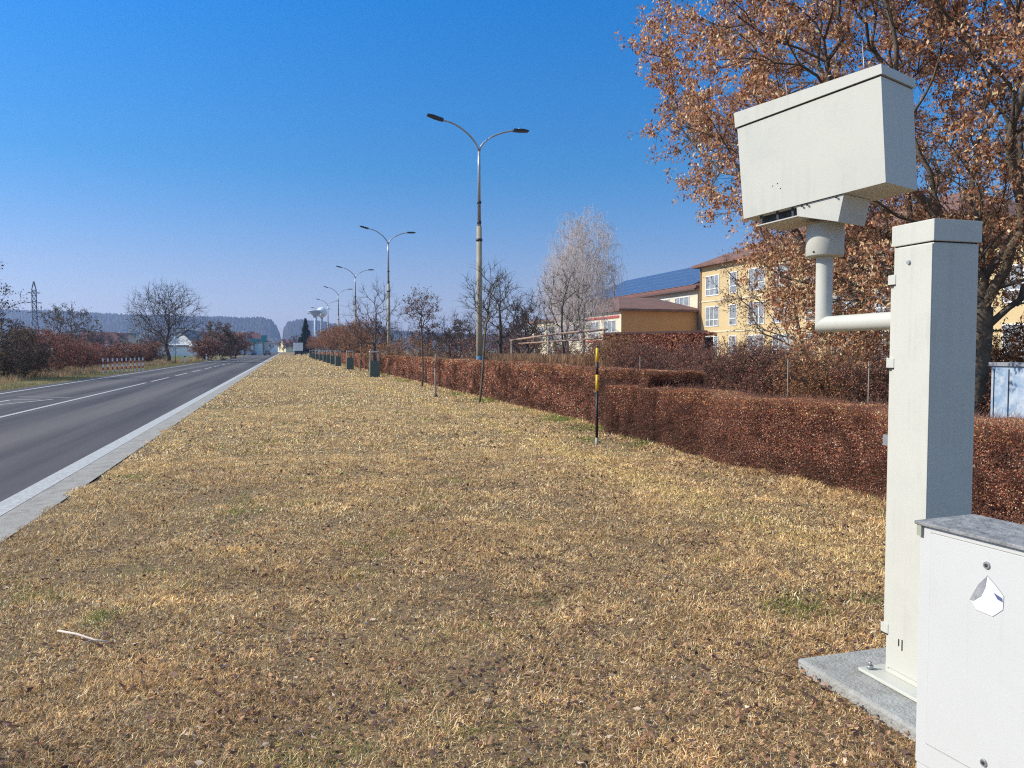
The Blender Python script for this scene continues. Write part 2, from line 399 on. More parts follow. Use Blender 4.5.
def asphalt_mat():
    m = bpy.data.materials.new('asphalt'); m.use_nodes = True; t = m.node_tree; b = t.nodes['Principled BSDF']
    b.inputs['Roughness'].default_value = .85; b.inputs['Specular IOR Level'].default_value = .2
    tc = t.nodes.new('ShaderNodeTexCoord'); mp = t.nodes.new('ShaderNodeMapping'); mp.inputs['Scale'].default_value = (1.0, .035, 1)
    t.links.new(tc.outputs['Object'], mp.inputs[0])
    n = t.nodes.new('ShaderNodeTexNoise'); n.inputs['Scale'].default_value = 1.6; n.inputs['Detail'].default_value = 5
    t.links.new(mp.outputs[0], n.inputs['Vector'])
    r = t.nodes.new('ShaderNodeValToRGB'); e = r.color_ramp.elements
    e[0].position = .35; e[0].color = (.052, .047, .050, 1); e[1].position = .66; e[1].color = (.100, .089, .088, 1)
    t.links.new(n.outputs[0], r.inputs[0])
    # dusty band between the wheel tracks of each lane
    sx = t.nodes.new('ShaderNodeSeparateXYZ'); t.links.new(tc.outputs['Object'], sx.inputs[0])
    def band(c, wd):
        s = t.nodes.new('ShaderNodeMath'); s.operation = 'SUBTRACT'; s.inputs[1].default_value = c; t.links.new(sx.outputs[0], s.inputs[0])
        a_ = t.nodes.new('ShaderNodeMath'); a_.operation = 'ABSOLUTE'; t.links.new(s.outputs[0], a_.inputs[0])
        mr = t.nodes.new('ShaderNodeMapRange'); mr.interpolation_type = 'SMOOTHSTEP'; mr.inputs[1].default_value = 0; mr.inputs[2].default_value = wd; mr.inputs[3].default_value = 1; mr.inputs[4].default_value = 0
        t.links.new(a_.outputs[0], mr.inputs[0]); return mr.outputs[0]
    ad = t.nodes.new('ShaderNodeMath'); ad.operation = 'ADD'; t.links.new(band(-4.75, .75), ad.inputs[0]); t.links.new(band(-8.2, .7), ad.inputs[1])
    ml = t.nodes.new('ShaderNodeMath'); ml.operation = 'MULTIPLY'; ml.inputs[1].default_value = .55; t.links.new(ad.outputs[0], ml.inputs[0])
    mx = t.nodes.new('ShaderNodeMix'); mx.data_type = 'RGBA'; mx.inputs[7].default_value = (.165, .146, .130, 1)
    t.links.new(ml.outputs[0], mx.inputs[0]); t.links.new(r.outputs[0], mx.inputs[6])
    f = t.nodes.new('ShaderNodeTexNoise'); f.inputs['Scale'].default_value = 90; f.inputs['Detail'].default_value = 4; t.links.new(tc.outputs['Object'], f.inputs['Vector'])
    mr = t.nodes.new('ShaderNodeMapRange'); mr.inputs[1].default_value = .3; mr.inputs[2].default_value = .7; mr.inputs[3].default_value = .7; mr.inputs[4].default_value = 1.3; t.links.new(f.outputs[0], mr.inputs[0])
    m2 = t.nodes.new('ShaderNodeMix'); m2.data_type = 'RGBA'; m2.blend_type = 'MULTIPLY'; m2.inputs[0].default_value = 1
    t.links.new(mx.outputs[2], m2.inputs[6]); t.links.new(mr.outputs[0], m2.inputs[7]); t.links.new(m2.outputs[2], b.inputs['Base Color'])
    bp = t.nodes.new('ShaderNodeBump'); bp.inputs['Strength'].default_value = .25; bp.inputs['Distance'].default_value = .01
    t.links.new(f.outputs[0], bp.inputs['Height']); t.links.new(bp.outputs[0], b.inputs['Normal'])
    return m
ASPH = asphalt_mat()
LINE = mat('road_paint', (.50, .49, .46), .75, .25, dark=(.33, .32, .30), vscale=14, dirt=(.22, .21, .21), dscale=20)
GUTTER = mat('gutter_concrete', (.36, .335, .295), .9, .2, dark=(.25, .23, .20), vscale=4, bump=.4, bscale=70, dirt=(.16, .14, .12), dscale=5)

def grid(name, xs, ys, zf, m, kind='structure', smooth=True):
    X, Y = np.meshgrid(xs, ys); Z = zf(X, Y) if callable(zf) else np.full_like(X, zf)
    V = np.stack([X, Y, Z], -1).reshape(-1, 3); nx = len(xs); ny = len(ys)
    i = (np.arange(ny - 1)[:, None] * nx + np.arange(nx - 1)[None]).ravel()
    o = link(name, npmesh(name, V, np.stack([i, i + 1, i + nx + 1, i + nx], 1), m, smooth=smooth)); o['kind'] = kind
    return o
def lin(a, b, n): return np.linspace(a, b, n)
# one big sheet to the horizon
grid('ground', lin(-4000, 4000, 41), lin(-400, 4200, 40), -.06, FIELD)
# the verge right of the road, gently uneven
def verge_z(X, Y):
    d = np.hypot(X, Y); a = np.clip(1.3 - d / 30, .15, 1)
    return .012 + a * (.05 * (fbm(X, Y, 1.6, 5) - .5) + .03 * (fbm(X, Y, .5, 9) - .5)) + .02 * np.clip((X + 2.3) / 2, 0, 1)
ys = np.concatenate([lin(-6, 14, 180), lin(14.3, 60, 130), lin(62, 800, 90)])
grid('grass_verge', np.concatenate([lin(-2.27, 9, 110), lin(9.4, 60, 30)]), ys, verge_z, GROUND)
GREENV = mat('verge_grass', (.26, .20, .10), .95, .1, dark=(.13, .12, .05), vscale=.6, bump=.6, bscale=20)
grid('far_verge', np.concatenate([lin(-60, -12.5, 30), lin(-12, -10.65, 6)]), np.concatenate([lin(-6, 120, 90), lin(125, 800, 60)]), lambda X, Y: -.03 + .12 * (fbm(X, Y, 3, 21) - .4), GREENV)
grid('road', [-10.7, -2.62], np.concatenate([lin(-8, 900, 60)]), 0, ASPH)
grid('gutter', [-2.64, -2.45, -2.262], lin(-8, 800, 40), lambda X, Y: .004 + (X + 2.64) * .04, GUTTER)
# lines of the gutter joints
def strip(mb, x0, x1, y0, y1, z): mb.poly([(x0, y0, z), (x1, y0, z), (x1, y1, z), (x0, y1, z)], [(0, 1, 2, 3)])
mk = MB(); strip(mk, -2.885, -2.645, -8, 800, .006)
o = mk.build('edge_line', LINE); o['kind'] = 'structure'
mk = MB(); strip(mk, -10.05, -9.90, -8, 800, .006); o = mk.build('far_edge_line', LINE); o['kind'] = 'structure'
mk = MB(); strip(mk, -6.58, -6.45, -8, 41, .006)
y = 42.5
while y < 640: strip(mk, -6.58, -6.44, y, y + 6, .006); y += 9
strip(mk, -6.98, -6.86, 42, 150, .006) if False else None
o = mk.build('centre_line', LINE); o['kind'] = 'structure'
mk = MB()
def seg(a, b, wd):
    a = Vector((*a, .006)); b = Vector((*b, .006)); n = (b - a).cross(Vector((0, 0, 1))).normalized() * wd / 2
    mk.poly([a - n, b - n, b + n, a + n], [(0, 1, 2, 3)])
seg((-8.1, 20.5), (-8.0, 25.7), .14); seg((-8.0, 25.74), (-7.22, 28.1), .12); seg((-8.75, 20.5), (-8.47, 26.9), .14)
seg((-8.46, 27), (-8.44, 28.1), .13); seg((-8.40, 28.2), (-7.5, 27.8), .12); seg((-8.75, 29.9), (-6.95, 29.0), .12)
o = mk.build('lane_marking', LINE); o['kind'] = 'structure'
# field beyond the shrubs, left
mk = MB(); mk.poly([(-70, 90, .01), (-17, 98, .01), (-20, 215, .01), (-120, 240, .01)], [(0, 1, 2, 3)])
o = mk.build('green_field', mat('winter_crop', (.10, .13, .045), .95, .1, dark=(.07, .095, .03), vscale=.2)); o['kind'] = 'structure'

# hills with bumpy wooded backs
def hills():
    rng = RS(77); d0, d1 = 1700, 2900
    pxs = lin(-420, 640, 1500); ds = np.concatenate([lin(d0, 2350, 22), lin(2375, d1, 12)])
    PX, D = np.meshgrid(pxs, ds)
    top = np.interp(pxs, [-420, -100, 0, 60, 130, 200, 240, 262, 271, 277, 280.5, 282.2, 284, 288, 300, 325, 350, 420, 640], [300, 308, 311, 313, 316, 318, 319, 319, 321, 327, 336, 342, 330, 324, 321, 323, 328, 334, 340])
    hh = (350 - top) / F * 2350 + 1.6
    s = np.clip((D - d0) / (2350 - d0), 0, 1); s = s * s * (3 - 2 * s); s = np.where(D > 2350, 1 - .25 * (D - 2350) / 550, s)
    X = FW[0] * D + RT[0] * (PX - 512) / F * D; Y = FW[1] * D + RT[1] * (PX - 512) / F * D
    gap = np.exp(-((PX - 282.2) / 1.2) ** 2)
    Z = hh[None] * s + s * (5 * fbm(X, Y, 60, 31) + 9 * rng.rand(*X.shape) * (1 - gap)) - 4
    V = np.stack([X, Y, Z], -1).reshape(-1, 3); nx = len(pxs); ny = len(ds)
    i = (np.arange(ny - 1)[:, None] * nx + np.arange(nx - 1)[None]).ravel()
    m = mat('winter_forest', (.075, .065, .060), .95, .05, dark=(.022, .024, .026), vscale=.03)
    o = link('hills', npmesh('hills', V, np.stack([i, i + 1, i + nx + 1, i + nx], 1), m, smooth=False)); o['kind'] = 'structure'
hills()

# closed box of pale air round everything
hz = MB().box((-4300, -450, -2), (4300, 4400, 150)).build('haze', mat('haze_dummy'))
hm = bpy.data.materials.new('haze'); hm.use_nodes = True; t = hm.node_tree; t.nodes.clear()
vo = t.nodes.new('ShaderNodeVolumePrincipled'); vo.inputs['Color'].default_value = (.50, .66, 1, 1); vo.inputs['Density'].default_value = .00021; vo.inputs['Anisotropy'].default_value = .3
mo = t.nodes.new('ShaderNodeOutputMaterial'); t.links.new(vo.outputs[0], mo.inputs['Volume'])
hz.data.materials.clear(); hz.data.materials.append(hm); hz['kind'] = 'stuff'; hz['label'] = 'thin bluish winter haze lying over the whole valley'; hz['category'] = 'haze'

# ------------------------------------------------------------------ grass blades and fallen leaves
def wedge_points(rng, d0, d1, dens, xlo=-2.27, xhi=7.6, a0=-22, a1=58):
    n = int(dens * math.radians(a1 - a0) / 2 * (d1 ** 2 - d0 ** 2))
    n = min(n, 1400000)
    d = np.sqrt(d0 ** 2 + (d1 ** 2 - d0 ** 2) * rng.rand(n)); a = np.radians(a0 + (a1 - a0) * rng.rand(n))
    x = d * np.sin(a); y = d * np.cos(a); k = (x > xlo + .24 * (fbm(x, y, .45, 3) - .5)) & (x < xhi) & ~((x > 2.42) & (x < 3.3) & (y > 1.7) & (y < 3.18))
    return x[k], y[k]
def grass():
    rng = RS(11); Vs, Cs = [], []
    for d0, d1, dens, wd, ln in ((1.4, 4.2, 42000, .0011, .031), (4.2, 7, 26000, .0014, .033), (7, 12, 10500, .0021, .037), (12, 22, 2800, .0038, .045), (22, 45, 560, .0085, .055), (45, 110, 70, .022, .07), (110, 260, 9, .06, .10)):
        x, y = wedge_points(rng, d0, d1, dens)
        cl = fbm(x, y, .35, 41); th = fbm(x, y, 2.2, 44)
        bare_ = np.clip((fbm(x, y, .9, 51) - .46) * 5 + .42 - np.clip((np.hypot(x, y) - 4.5) * .09, -.1, .7) + np.clip(.5 - (x + 2.3) * .4, 0, .5), 0, .85)
        k = rng.rand(len(x)) < np.clip(.45 + 1.9 * (cl - .25) * (.5 + th), .25, 1) * (1 - .5 * bare_); x = x[k]; y = y[k]; n = len(x)
        z = verge_z(x, y) - .004
        az = rng.rand(n) * 6.28 + 2 * noise(x, y, .12, 8); el = np.clip(np.abs(rng.randn(n)) * .5 + .08, 0, 1.4)
        L = ln * (.45 + .9 * rng.rand(n)) * (.6 + .9 * noise(x, y, .3, 14)) * (1 + 1.3 * np.exp(-((x - np.where(y > 13, 6.1, 5.8)) / .3) ** 2) * noise(x, y, .5, 15))
        d = np.stack([np.cos(az) * np.cos(el), np.sin(az) * np.cos(el), np.sin(el)], 1)
        s = np.stack([-np.sin(az), np.cos(az), .4 * rng.randn(n)], 1) * (wd * (.7 + .8 * rng.rand(n)))[:, None]
        B = np.stack([x, y, z], 1); M = B + d * L[:, None] * .55 + np.array([0, 0, 1]) * (L * .08)[:, None]; Tp = M + (d + np.stack([.25 * rng.randn(n), .25 * rng.randn(n), -.35 * rng.rand(n)], 1)) * L[:, None] * .45
        Tp[:, 2] = np.maximum(Tp[:, 2], z + .004)
        V = np.stack([B - s, B + s, M + s * .8, M - s * .8, Tp], 1)
        Vs.append(V)
        n1 = fbm(x, y, 1.1, 51); n2 = fbm(x, y, 3.4, 52); n3 = fbm(x, y, .5, 53)
        c = pick(rng, n, [(.74, .59, .34, 4), (.58, .43, .23, 3.6), (.40, .27, .155, 3), (.19, .115, .085, 3.2), (.86, .79, .62, 2.6)], .26)
        dist = np.hypot(x, y)
        br = np.clip((n1 * .5 + n2 * .5 - .5) * 3 + .35 - (x + 1) * .06 - np.clip((dist - 4) * .045, 0, .6), 0, 1)[:, None]
        c = c * (1 - br) + c * np.array([.66, .60, .62]) * br
        c = c * (.70 + .55 * noise(x, y, .05, 57) * (.5 + noise(x, y, .3, 58)))[:, None] * np.array([1.38, 1.245, .97])
        fg = np.clip((6.2 - dist) / 3.2, 0, 1)[:, None]; c = c * (1 - fg * np.array([.05, .09, .07]))
        trk = (np.exp(-((x - 3.95 - .25 * np.sin(y * .13)) / .28) ** 2) * np.clip((y - 3) / 4, 0, 1))[:, None]; c = c * (1 + trk * np.array([.10, .13, .02]))
        hedge = np.exp(-((x - np.where(y > 13, 5.85, 5.6)) / .6) ** 2) * np.clip((noise(x, y, 1.9, 61) - .28) * 4, 0, 1) * np.clip((y - 7) / 3, 0, 1)
        gr = (rng.rand(n) < np.clip((n3 - .66) * 3.2 + .04 + 1.1 * hedge, 0, .9))
        c[gr] = pick(rng, int(gr.sum()), [(.24, .28, .06, 3), (.36, .36, .10, 3), (.15, .20, .05, 1)])
        Cs.append(np.repeat(c, 5, 0))
    V = np.concatenate(Vs).reshape(-1, 3); n = len(V) // 5
    b = np.arange(n)[:, None] * 5
    # quad + triangle written as two quads, the second one folded to the tip
    F1 = b + np.array([[0, 1, 2, 3]]); F2 = b + np.array([[3, 2, 4, 4]])
    tri = np.concatenate([b + [[0, 1, 2]], b + [[0, 2, 3]], b + [[3, 2, 4]]])
    o = link('grass', npmesh('grass', V, tri, GRASSM, np.concatenate(Cs)))
    tag(o, 'short dry winter grass covering the wide verge beside the road', 'grass', kind='stuff')
    print('blades', n)
grass()
def roadside_grass():
    rng = RS(14); n = 130000; y = 14 + 120 * rng.rand(n) ** 1.3; x = -10.75 - 14 * rng.rand(n) ** 1.2 * np.clip(y / 45, .6, 1.6); d = np.hypot(x, y)
    tall = (noise(x, y, 4, 81) > .42) & (x < -12.8); L = np.where(tall, .34, .10) * (.5 + .8 * rng.rand(n)); az = rng.rand(n) * 6.28
    B = np.stack([x, y, 0 * x - .02], 1); s = np.stack([np.cos(az), np.sin(az), 0 * x], 1) * (.006 * np.clip(d / 25, 1, 5))[:, None]
    T_ = B + np.stack([.35 * rng.randn(n) * L, .35 * rng.randn(n) * L, L], 1); V = np.stack([B - s, B + s, T_], 1).reshape(-1, 3)
    c = pick(rng, n, [(.50, .35, .19, 3), (.36, .24, .13, 2), (.24, .15, .09, 1)]); g = (~tall) & (rng.rand(n) < .6); c[g] = pick(rng, int(g.sum()), [(.16, .18, .06, 2), (.24, .24, .09, 1)])
    o = link('roadside_grass', npmesh('roadside_grass', V, np.arange(n * 3).reshape(-1, 3), GRASSM, np.repeat(c, 3, 0))); tag(o, 'green and dry tan grass beyond the far edge of the road', 'grass', kind='stuff')
roadside_grass()
def litter():
    rng = RS(12); xs, ys_ = [], []
    for d0, d1, dens in ((1.6, 4.2, 1800), (4.2, 7, 1000), (7, 11, 330), (11, 18, 40)):
        x, y = wedge_points(rng, d0, d1, dens)
        k = rng.rand(len(x)) < np.clip(.30 + (x + 1.5) * .10 + .9 * (fbm(x, y, .9, 71) - .45), .10, 1) * (1 - .7 * np.exp(-((x - 4) / .35) ** 2)); xs.append(x[k]); ys_.append(y[k])
    # many beneath the hedge
    x = 5.75 + .25 * rng.randn(1600); y = 3 + 12 * rng.rand(1600); xs.append(x); ys_.append(y)
    x = 2.45 + .8 * rng.rand(14); y = 1.8 + 1.35 * rng.rand(14)
    x = np.concatenate(xs); y = np.concatenate(ys_); n = len(x)
    u = unit(np.stack([rng.randn(n), rng.randn(n), .35 * rng.randn(n)], 1)); v = unit(np.cross(u, np.stack([.5 * rng.randn(n), .5 * rng.randn(n), np.ones(n)], 1)))
    L = (.006 + .016 * rng.rand(n) ** 2.2)[:, None] * np.clip(np.hypot(x, y) / 7, 1, 3)[:, None]; C = np.stack([x, y, verge_z(x, y) + .012 + .022 * rng.rand(n)], 1)
    upn = np.cross(u, v); V = np.stack([C - u * L, C + v * L * .55 + upn * L * .25, C + u * L, C - v * L * .55 + upn * L * .25], 1).reshape(-1, 3)
    b = np.arange(n)[:, None] * 4; tri = np.concatenate([b + [[0, 1, 2]], b + [[0, 2, 3]]])
    c = np.repeat(pick(rng, n, [(.54, .32, .18, 2.6), (.34, .18, .11, 3), (.70, .54, .38, .8), (.11, .065, .055, 4), (.22, .13, .11, 3)]), 4, 0)
    o = link('fallen_leaves', npmesh('fallen_leaves', V, tri, LEAF, c)); tag(o, 'brown fallen leaves strewn through the dry grass', 'leaves', kind='stuff')
litter()
st = MB(); st.tube([(-1.215, 4.70, .06), (-1.10, 4.60, .065), (-.99, 4.49, .06), (-.915, 4.44, .065)], [.006, .007, .006, .004], 7)
st.tube([(-1.0, 4.5, .06), (-1.04, 4.42, .07)], [.003, .002], 5)
tag(st.build('stick', mat('bare_stick', (.62, .52, .42), .8)), 'pale bare stick lying in the grass near the road', 'stick')

# ------------------------------------------------------------------ speed camera post, cabinet, slab
sl = MB().box((2.405, 1.75, -.08), (3.35, 3.185, .082)).build('concrete_slab', CONC, bevel=.014)
tag(sl, 'grey weathered concrete slab under the pale square post', 'slab')
post = thing('speed_camera', (2.81, 2.81, .085), 'cream radar camera box on a bent pipe held by a tall square post on concrete', 'speed camera')
def W2L(b): return b
ox, oy, oz = 2.81, 2.81, .085
def pb(a, b): return (a[0] - ox, a[1] - oy, a[2] - oz), (b[0] - ox, b[1] - oy, b[2] - oz)
MB().box(*pb((2.672, 2.676, .10), (2.918, 2.900, 2.064))).build('post_body', PAINT, post, bevel=.006)
MB().box(*pb((2.664, 2.668, 2.068), (2.926, 2.908, 2.162))).build('post_lid', PAINT, post, bevel=.004)
MB().box(*pb((2.676, 2.680, 2.06), (2.914, 2.896, 2.072))).build('lid_gap', SEAM, post)
dr = MB().box(*pb((2.6665, 2.6785, .13), (2.6735, 2.880, 2.058))).build('door', PAINT, post, bevel=.002)
MB().box(*pb((2.6710, 2.880, .12), (2.6722, 2.8825, 2.06))).build('door_seam', SEAM, post)
lip = MB().box(*pb((2.682, 2.9015, .30), (2.910, 2.926, 1.945))).build('rear_door', PAINT, post, bevel=.002)
for z in (1.92, 1.54, .305):
    MB().box(*pb((2.668, 2.884, z - .022), (2.686, 2.930, z + .022))).build('hinge', PAINT, post, bevel=.002)
    MB().box(*pb((2.6668, 2.886, z - .0262), (2.686, 2.9315, z - .0225))).build('hinge_seam', SEAM, post)
lk = MB().tube([(2.6585 - ox, 2.805 - oy, 1.989 - oz), (2.667 - ox, 2.805 - oy, 1.989 - oz)], [.0085, .0105], 16).build('lock', GALV, post)
for (y_, z_, h_) in ((2.815, .268, .032), (2.795, .262, .05)):
    MB().box(*pb((2.6652, y_ - .003, z_ - h_ / 2), (2.6668, y_ + .003, z_ + h_ / 2))).build('slot', SEAM, post)
br = MB().box(*pb((2.684, 2.927, 1.155), (2.704, 2.958, 1.205))).build('bracket', GALV, post)
bp_ = MB().box(*pb((2.585, 2.45, .085), (3.0, 2.975, .100))).build('base_plate', PAINT, post, bevel=.003)
for (x_, y_) in ((2.622, 2.94), (2.62, 2.60), (2.965, 2.94)):
    MB().tube([(x_ - ox, y_ - oy, .103 - oz), (x_ - ox, y_ - oy, .118 - oz)], .015, 6).tube([(x_ - ox, y_ - oy, .118 - oz), (x_ - ox, y_ - oy, .135 - oz)], .007, 8).build('anchor_bolt', GALV, bp_)
# pipe
px_, py_ = 2.80, 3.535
def pl(*p): return (p[0] - ox, p[1] - oy, p[2] - oz)
def mitre(name, a, c, r, outd, n=32):
    """pipe from a to corner c, cut at 45 degrees where it meets the pipe leaving along outd"""
    a = Vector(a); c = Vector(c); d = (c - a).normalized(); o_ = Vector(outd).normalized(); bis = (d + o_).normalized()
    u = Vector((1, 0, 0)); v = d.cross(u); bm = bmesh.new(); A = []; B = []
    for k in range(n):
        q = u * math.cos(2 * math.pi * k / n) * r + v * math.sin(2 * math.pi * k / n) * r
        A.append(bm.verts.new(a + q)); t_ = -q.dot(bis) / d.dot(bis); B.append(bm.verts.new(c + q + d * t_))
    for k in range(n):
        f = bm.faces.new((A[k], A[(k + 1) % n], B[(k + 1) % n], B[k])); f.smooth = True
    bmesh.ops.recalc_face_normals(bm, faces=bm.faces)
    me = bpy.data.meshes.new(name); bm.to_mesh(me); bm.free(); me.materials.append(PAINT); link(name, me, post)
mitre('pipe_arm', pl(2.80, 2.90, 1.742), pl(2.80, py_, 1.738), .043, (0, 0, 1))
mitre('pipe_riser', pl(2.80, py_, 2.12), pl(2.80, py_, 1.738), .043, (0, -1, 0))
MB().tube([pl(2.80, 2.926, 1.742), pl(2.80, 2.936, 1.742)], .06, 28).build('pipe_flange', PAINT, post)
col = MB().tube([pl(px_, py_, 2.103), pl(px_, py_, 2.108), pl(px_, py_, 2.27), pl(px_, py_, 2.274)], [.093, .097, .097, .095], 40).build('collar', PAINT, post)
MB().tube([pl(px_ - .0935, py_ - .03, 2.122), pl(px_ - .0965, py_ - .0305, 2.122)], .005, 8).build('screw', SEAM, col)
# tilted camera box
bc = Vector((2.757 - ox, 3.5 - oy, 2.622 - oz)); Lb, Hb, Wb = .807, .511, .333
RM = Matrix.Rotation(math.radians(22.08), 4, 'Z') @ Matrix.Rotation(math.radians(-5.05), 4, 'X') @ Matrix.Rotation(math.radians(-.6), 4, 'Y')
M = Matrix.Translation(bc) @ RM
lid_h = .073
bx = MB().poly([(-Wb/2, -Lb/2 + .014, -Hb/2), (Wb/2, -Lb/2 + .014, -Hb/2), (Wb/2, Lb/2, -Hb/2), (-Wb/2, Lb/2, -Hb/2), (-Wb/2, -Lb/2, Hb/2 - .004), (Wb/2, -Lb/2, Hb/2 - .004), (Wb/2, Lb/2, Hb/2 - .004), (-Wb/2, Lb/2, Hb/2 - .004)],
    [(0, 1, 2, 3), (4, 5, 6, 7), (0, 1, 5, 4), (1, 2, 6, 5), (2, 3, 7, 6), (3, 0, 4, 7)], M).build('camera_housing', PAINT, post, bevel=.004)
MB().box((-Wb/2 + .006, -Lb/2 + .006, Hb/2 - .006), (Wb/2 - .006, Lb/2 - .006, Hb/2 + .006), M).build('lid_gap', SEAM, post)
e_ = .009
MB().poly([(-Wb/2 - e_, -Lb/2 - e_, Hb/2 + .003), (Wb/2 + e_, -Lb/2 - e_, Hb/2 + .003), (Wb/2 + e_, Lb/2 + e_, Hb/2 + .003), (-Wb/2 - e_, Lb/2 + e_, Hb/2 + .003),
    (-Wb/2 - e_, -Lb/2 - e_, Hb/2 + .050), (Wb/2 + e_, -Lb/2 - e_, Hb/2 + .050), (Wb/2 + e_, Lb/2 + e_, Hb/2 + .086), (-Wb/2 - e_, Lb/2 + e_, Hb/2 + .086)],
    [(0, 1, 2, 3), (4, 5, 6, 7), (0, 1, 5, 4), (1, 2, 6, 5), (2, 3, 7, 6), (3, 0, 4, 7)], M).build('housing_lid', PAINT, post, bevel=.004)
# cradle under the box: a wedge with a tray towards the far end
zb = -Hb / 2
cr = MB().prism([(-.175, zb - .003), (.085, zb - .003), (.085, zb - .055), (-.135, zb - .132)], 'x', -Wb/2 + .010, Wb/2 - .055, M)
cr.build('cradle', PAINT, post, bevel=.003)
tray = MB().prism([(.075, zb - .056), (.335, zb - .056), (.335, zb - .050), (.075, zb - .050)], 'x', -Wb/2 + .012, Wb/2 - .03, M).build('tray', PAINT, post)
rl = MB()
for y_ in (.11, .20, .30): rl.box((-Wb/2 + .02, y_, zb - .052), (-Wb/2 + .026, y_ + .012, zb), M)
rl.box((-Wb/2 + .06, .09, zb - .045), (Wb/2 - .06, .32, zb - .001), M).build('tray_rail', DARKM, post)
for y_ in (-.14, .05, .02):
    MB().tube([M @ Vector((-Wb/2 + .004, y_, zb - .012)), M @ Vector((-Wb/2 - .002, y_, zb - .012))], .005, 8).build('screw', SEAM, post)
for (y_, z_) in ((.21, -.12), (.165, -.145), (.18, -.115)):
    MB().box((-Wb/2 - .0012, y_ - .003, z_ - .0022), (-Wb/2 - .0002, y_ + .003, z_ + .0022), M).build('scratch', SEAM, post)
MB().tube([M @ Vector((-.11, Lb/2 + .001, .03)), M @ Vector((-.11, Lb/2 + .018, .03))], .011, 12).build('side_knob', DARKM, post)
MB().tube([M @ Vector((Wb/2 - .05, -.19, Hb/2 + .05)), M @ Vector((Wb/2 - .05, -.19, Hb/2 + .32))], .0022, 6).build('antenna', GALV, post)
MB().tube([M @ Vector((-Wb/2 + .05, .12, Hb/2 + .07)), M @ Vector((-Wb/2 + .05, .12, Hb/2 + .17))], .0022, 6).build('antenna', GALV, post)

cab = thing('electrical_cabinet', (2.118, 2.15, 0), 'white metal cabinet with peeling sticker and grey top standing beside the square post', 'cabinet', rz=math.radians(4.5))
# local: x right, y away from the camera (0 at the far end)
LC = .92
MB().box((0, -LC, .15), (.262, 0, .992)).build('cabinet_body', PAINT2, cab, bevel=.004)
MB().box((.003, -LC - .0, -.05), (.259, -.003, .149)).build('plinth', PAINT2, cab, bevel=.003)
MB().box((-.004, -LC + .03, .235), (.0015, -.046, .972)).build('door', PAINT2, cab, bevel=.0015)
sm_ = MB(); sm_.box((-.0008, -.046, .233), (.001, -.0435, .9745)); sm_.box((-.0008, -LC, .972), (.001, -.0435, .9745)); sm_.box((-.0008, -LC, .2325), (.001, -.0435, .235)); sm_.build('door_seam', mat('seam_grey', (.25, .25, .22), .8), cab)
TOPC = mat('lid_grey', (.33, .33, .32), .8, .3, dark=(.15, .15, .15), vscale=16, dirt=(.10, .10, .10), dscale=30, bump=.5, bscale=50)
MB().box((-.014, -LC - .03, .9935), (.275, .014, 1.006)).build('cabinet_lid', TOPC, cab, bevel=.003)
MB().box((-.010, -.012, .955), (.004, .006, .993)).build('corner_clip', mat('clip', (.33, .34, .26), .6), cab)
for (y_, z_) in ((-.254, .9155), (-.262, .277)):
    l_ = MB().tube([(-.004, y_, z_), (-.0085, y_, z_)], [.0125, .011], 20).build('lock', GALV, cab)
    MB().tube([(-.0085, y_, z_), (-.0105, y_, z_)], [.006, .005], 12).build('key_slot', DARKM, l_)
stk = [(-.257, .882), (-.214, .822), (-.1985, .788), (-.221, .7625), (-.279, .759), (-.311, .790), (-.313, .833), (-.283, .862)]
MB().prism([(-.257 + (a + .257) * 1.025, .815 + (b - .815) * 1.025) for a, b in stk], 'x', -.0041, -.0046).build('sticker_edge', mat('sticker_rim', (.22, .22, .24), .6), cab)
MB().prism(stk, 'x', -.0048, -.0055).build('sticker', mat('sticker_foil', (.68, .69, .71), .4, .5, var=.06), cab)
MB().prism([(-.257, .882), (-.228, .848), (-.1985, .788), (-.212, .789), (-.238, .812), (-.252, .845)], 'x', -.0056, -.0064).build('sticker_fold', mat('fold', (.20, .20, .21), .7, dark=(.38, .38, .39), vscale=60), cab)
MB().prism([(-.281, .835), (-.309, .826), (-.311, .814), (-.294, .818)], 'x', -.0056, -.0064).build('sticker_mark', mat('mark', (.08, .11, .22), .6), cab)

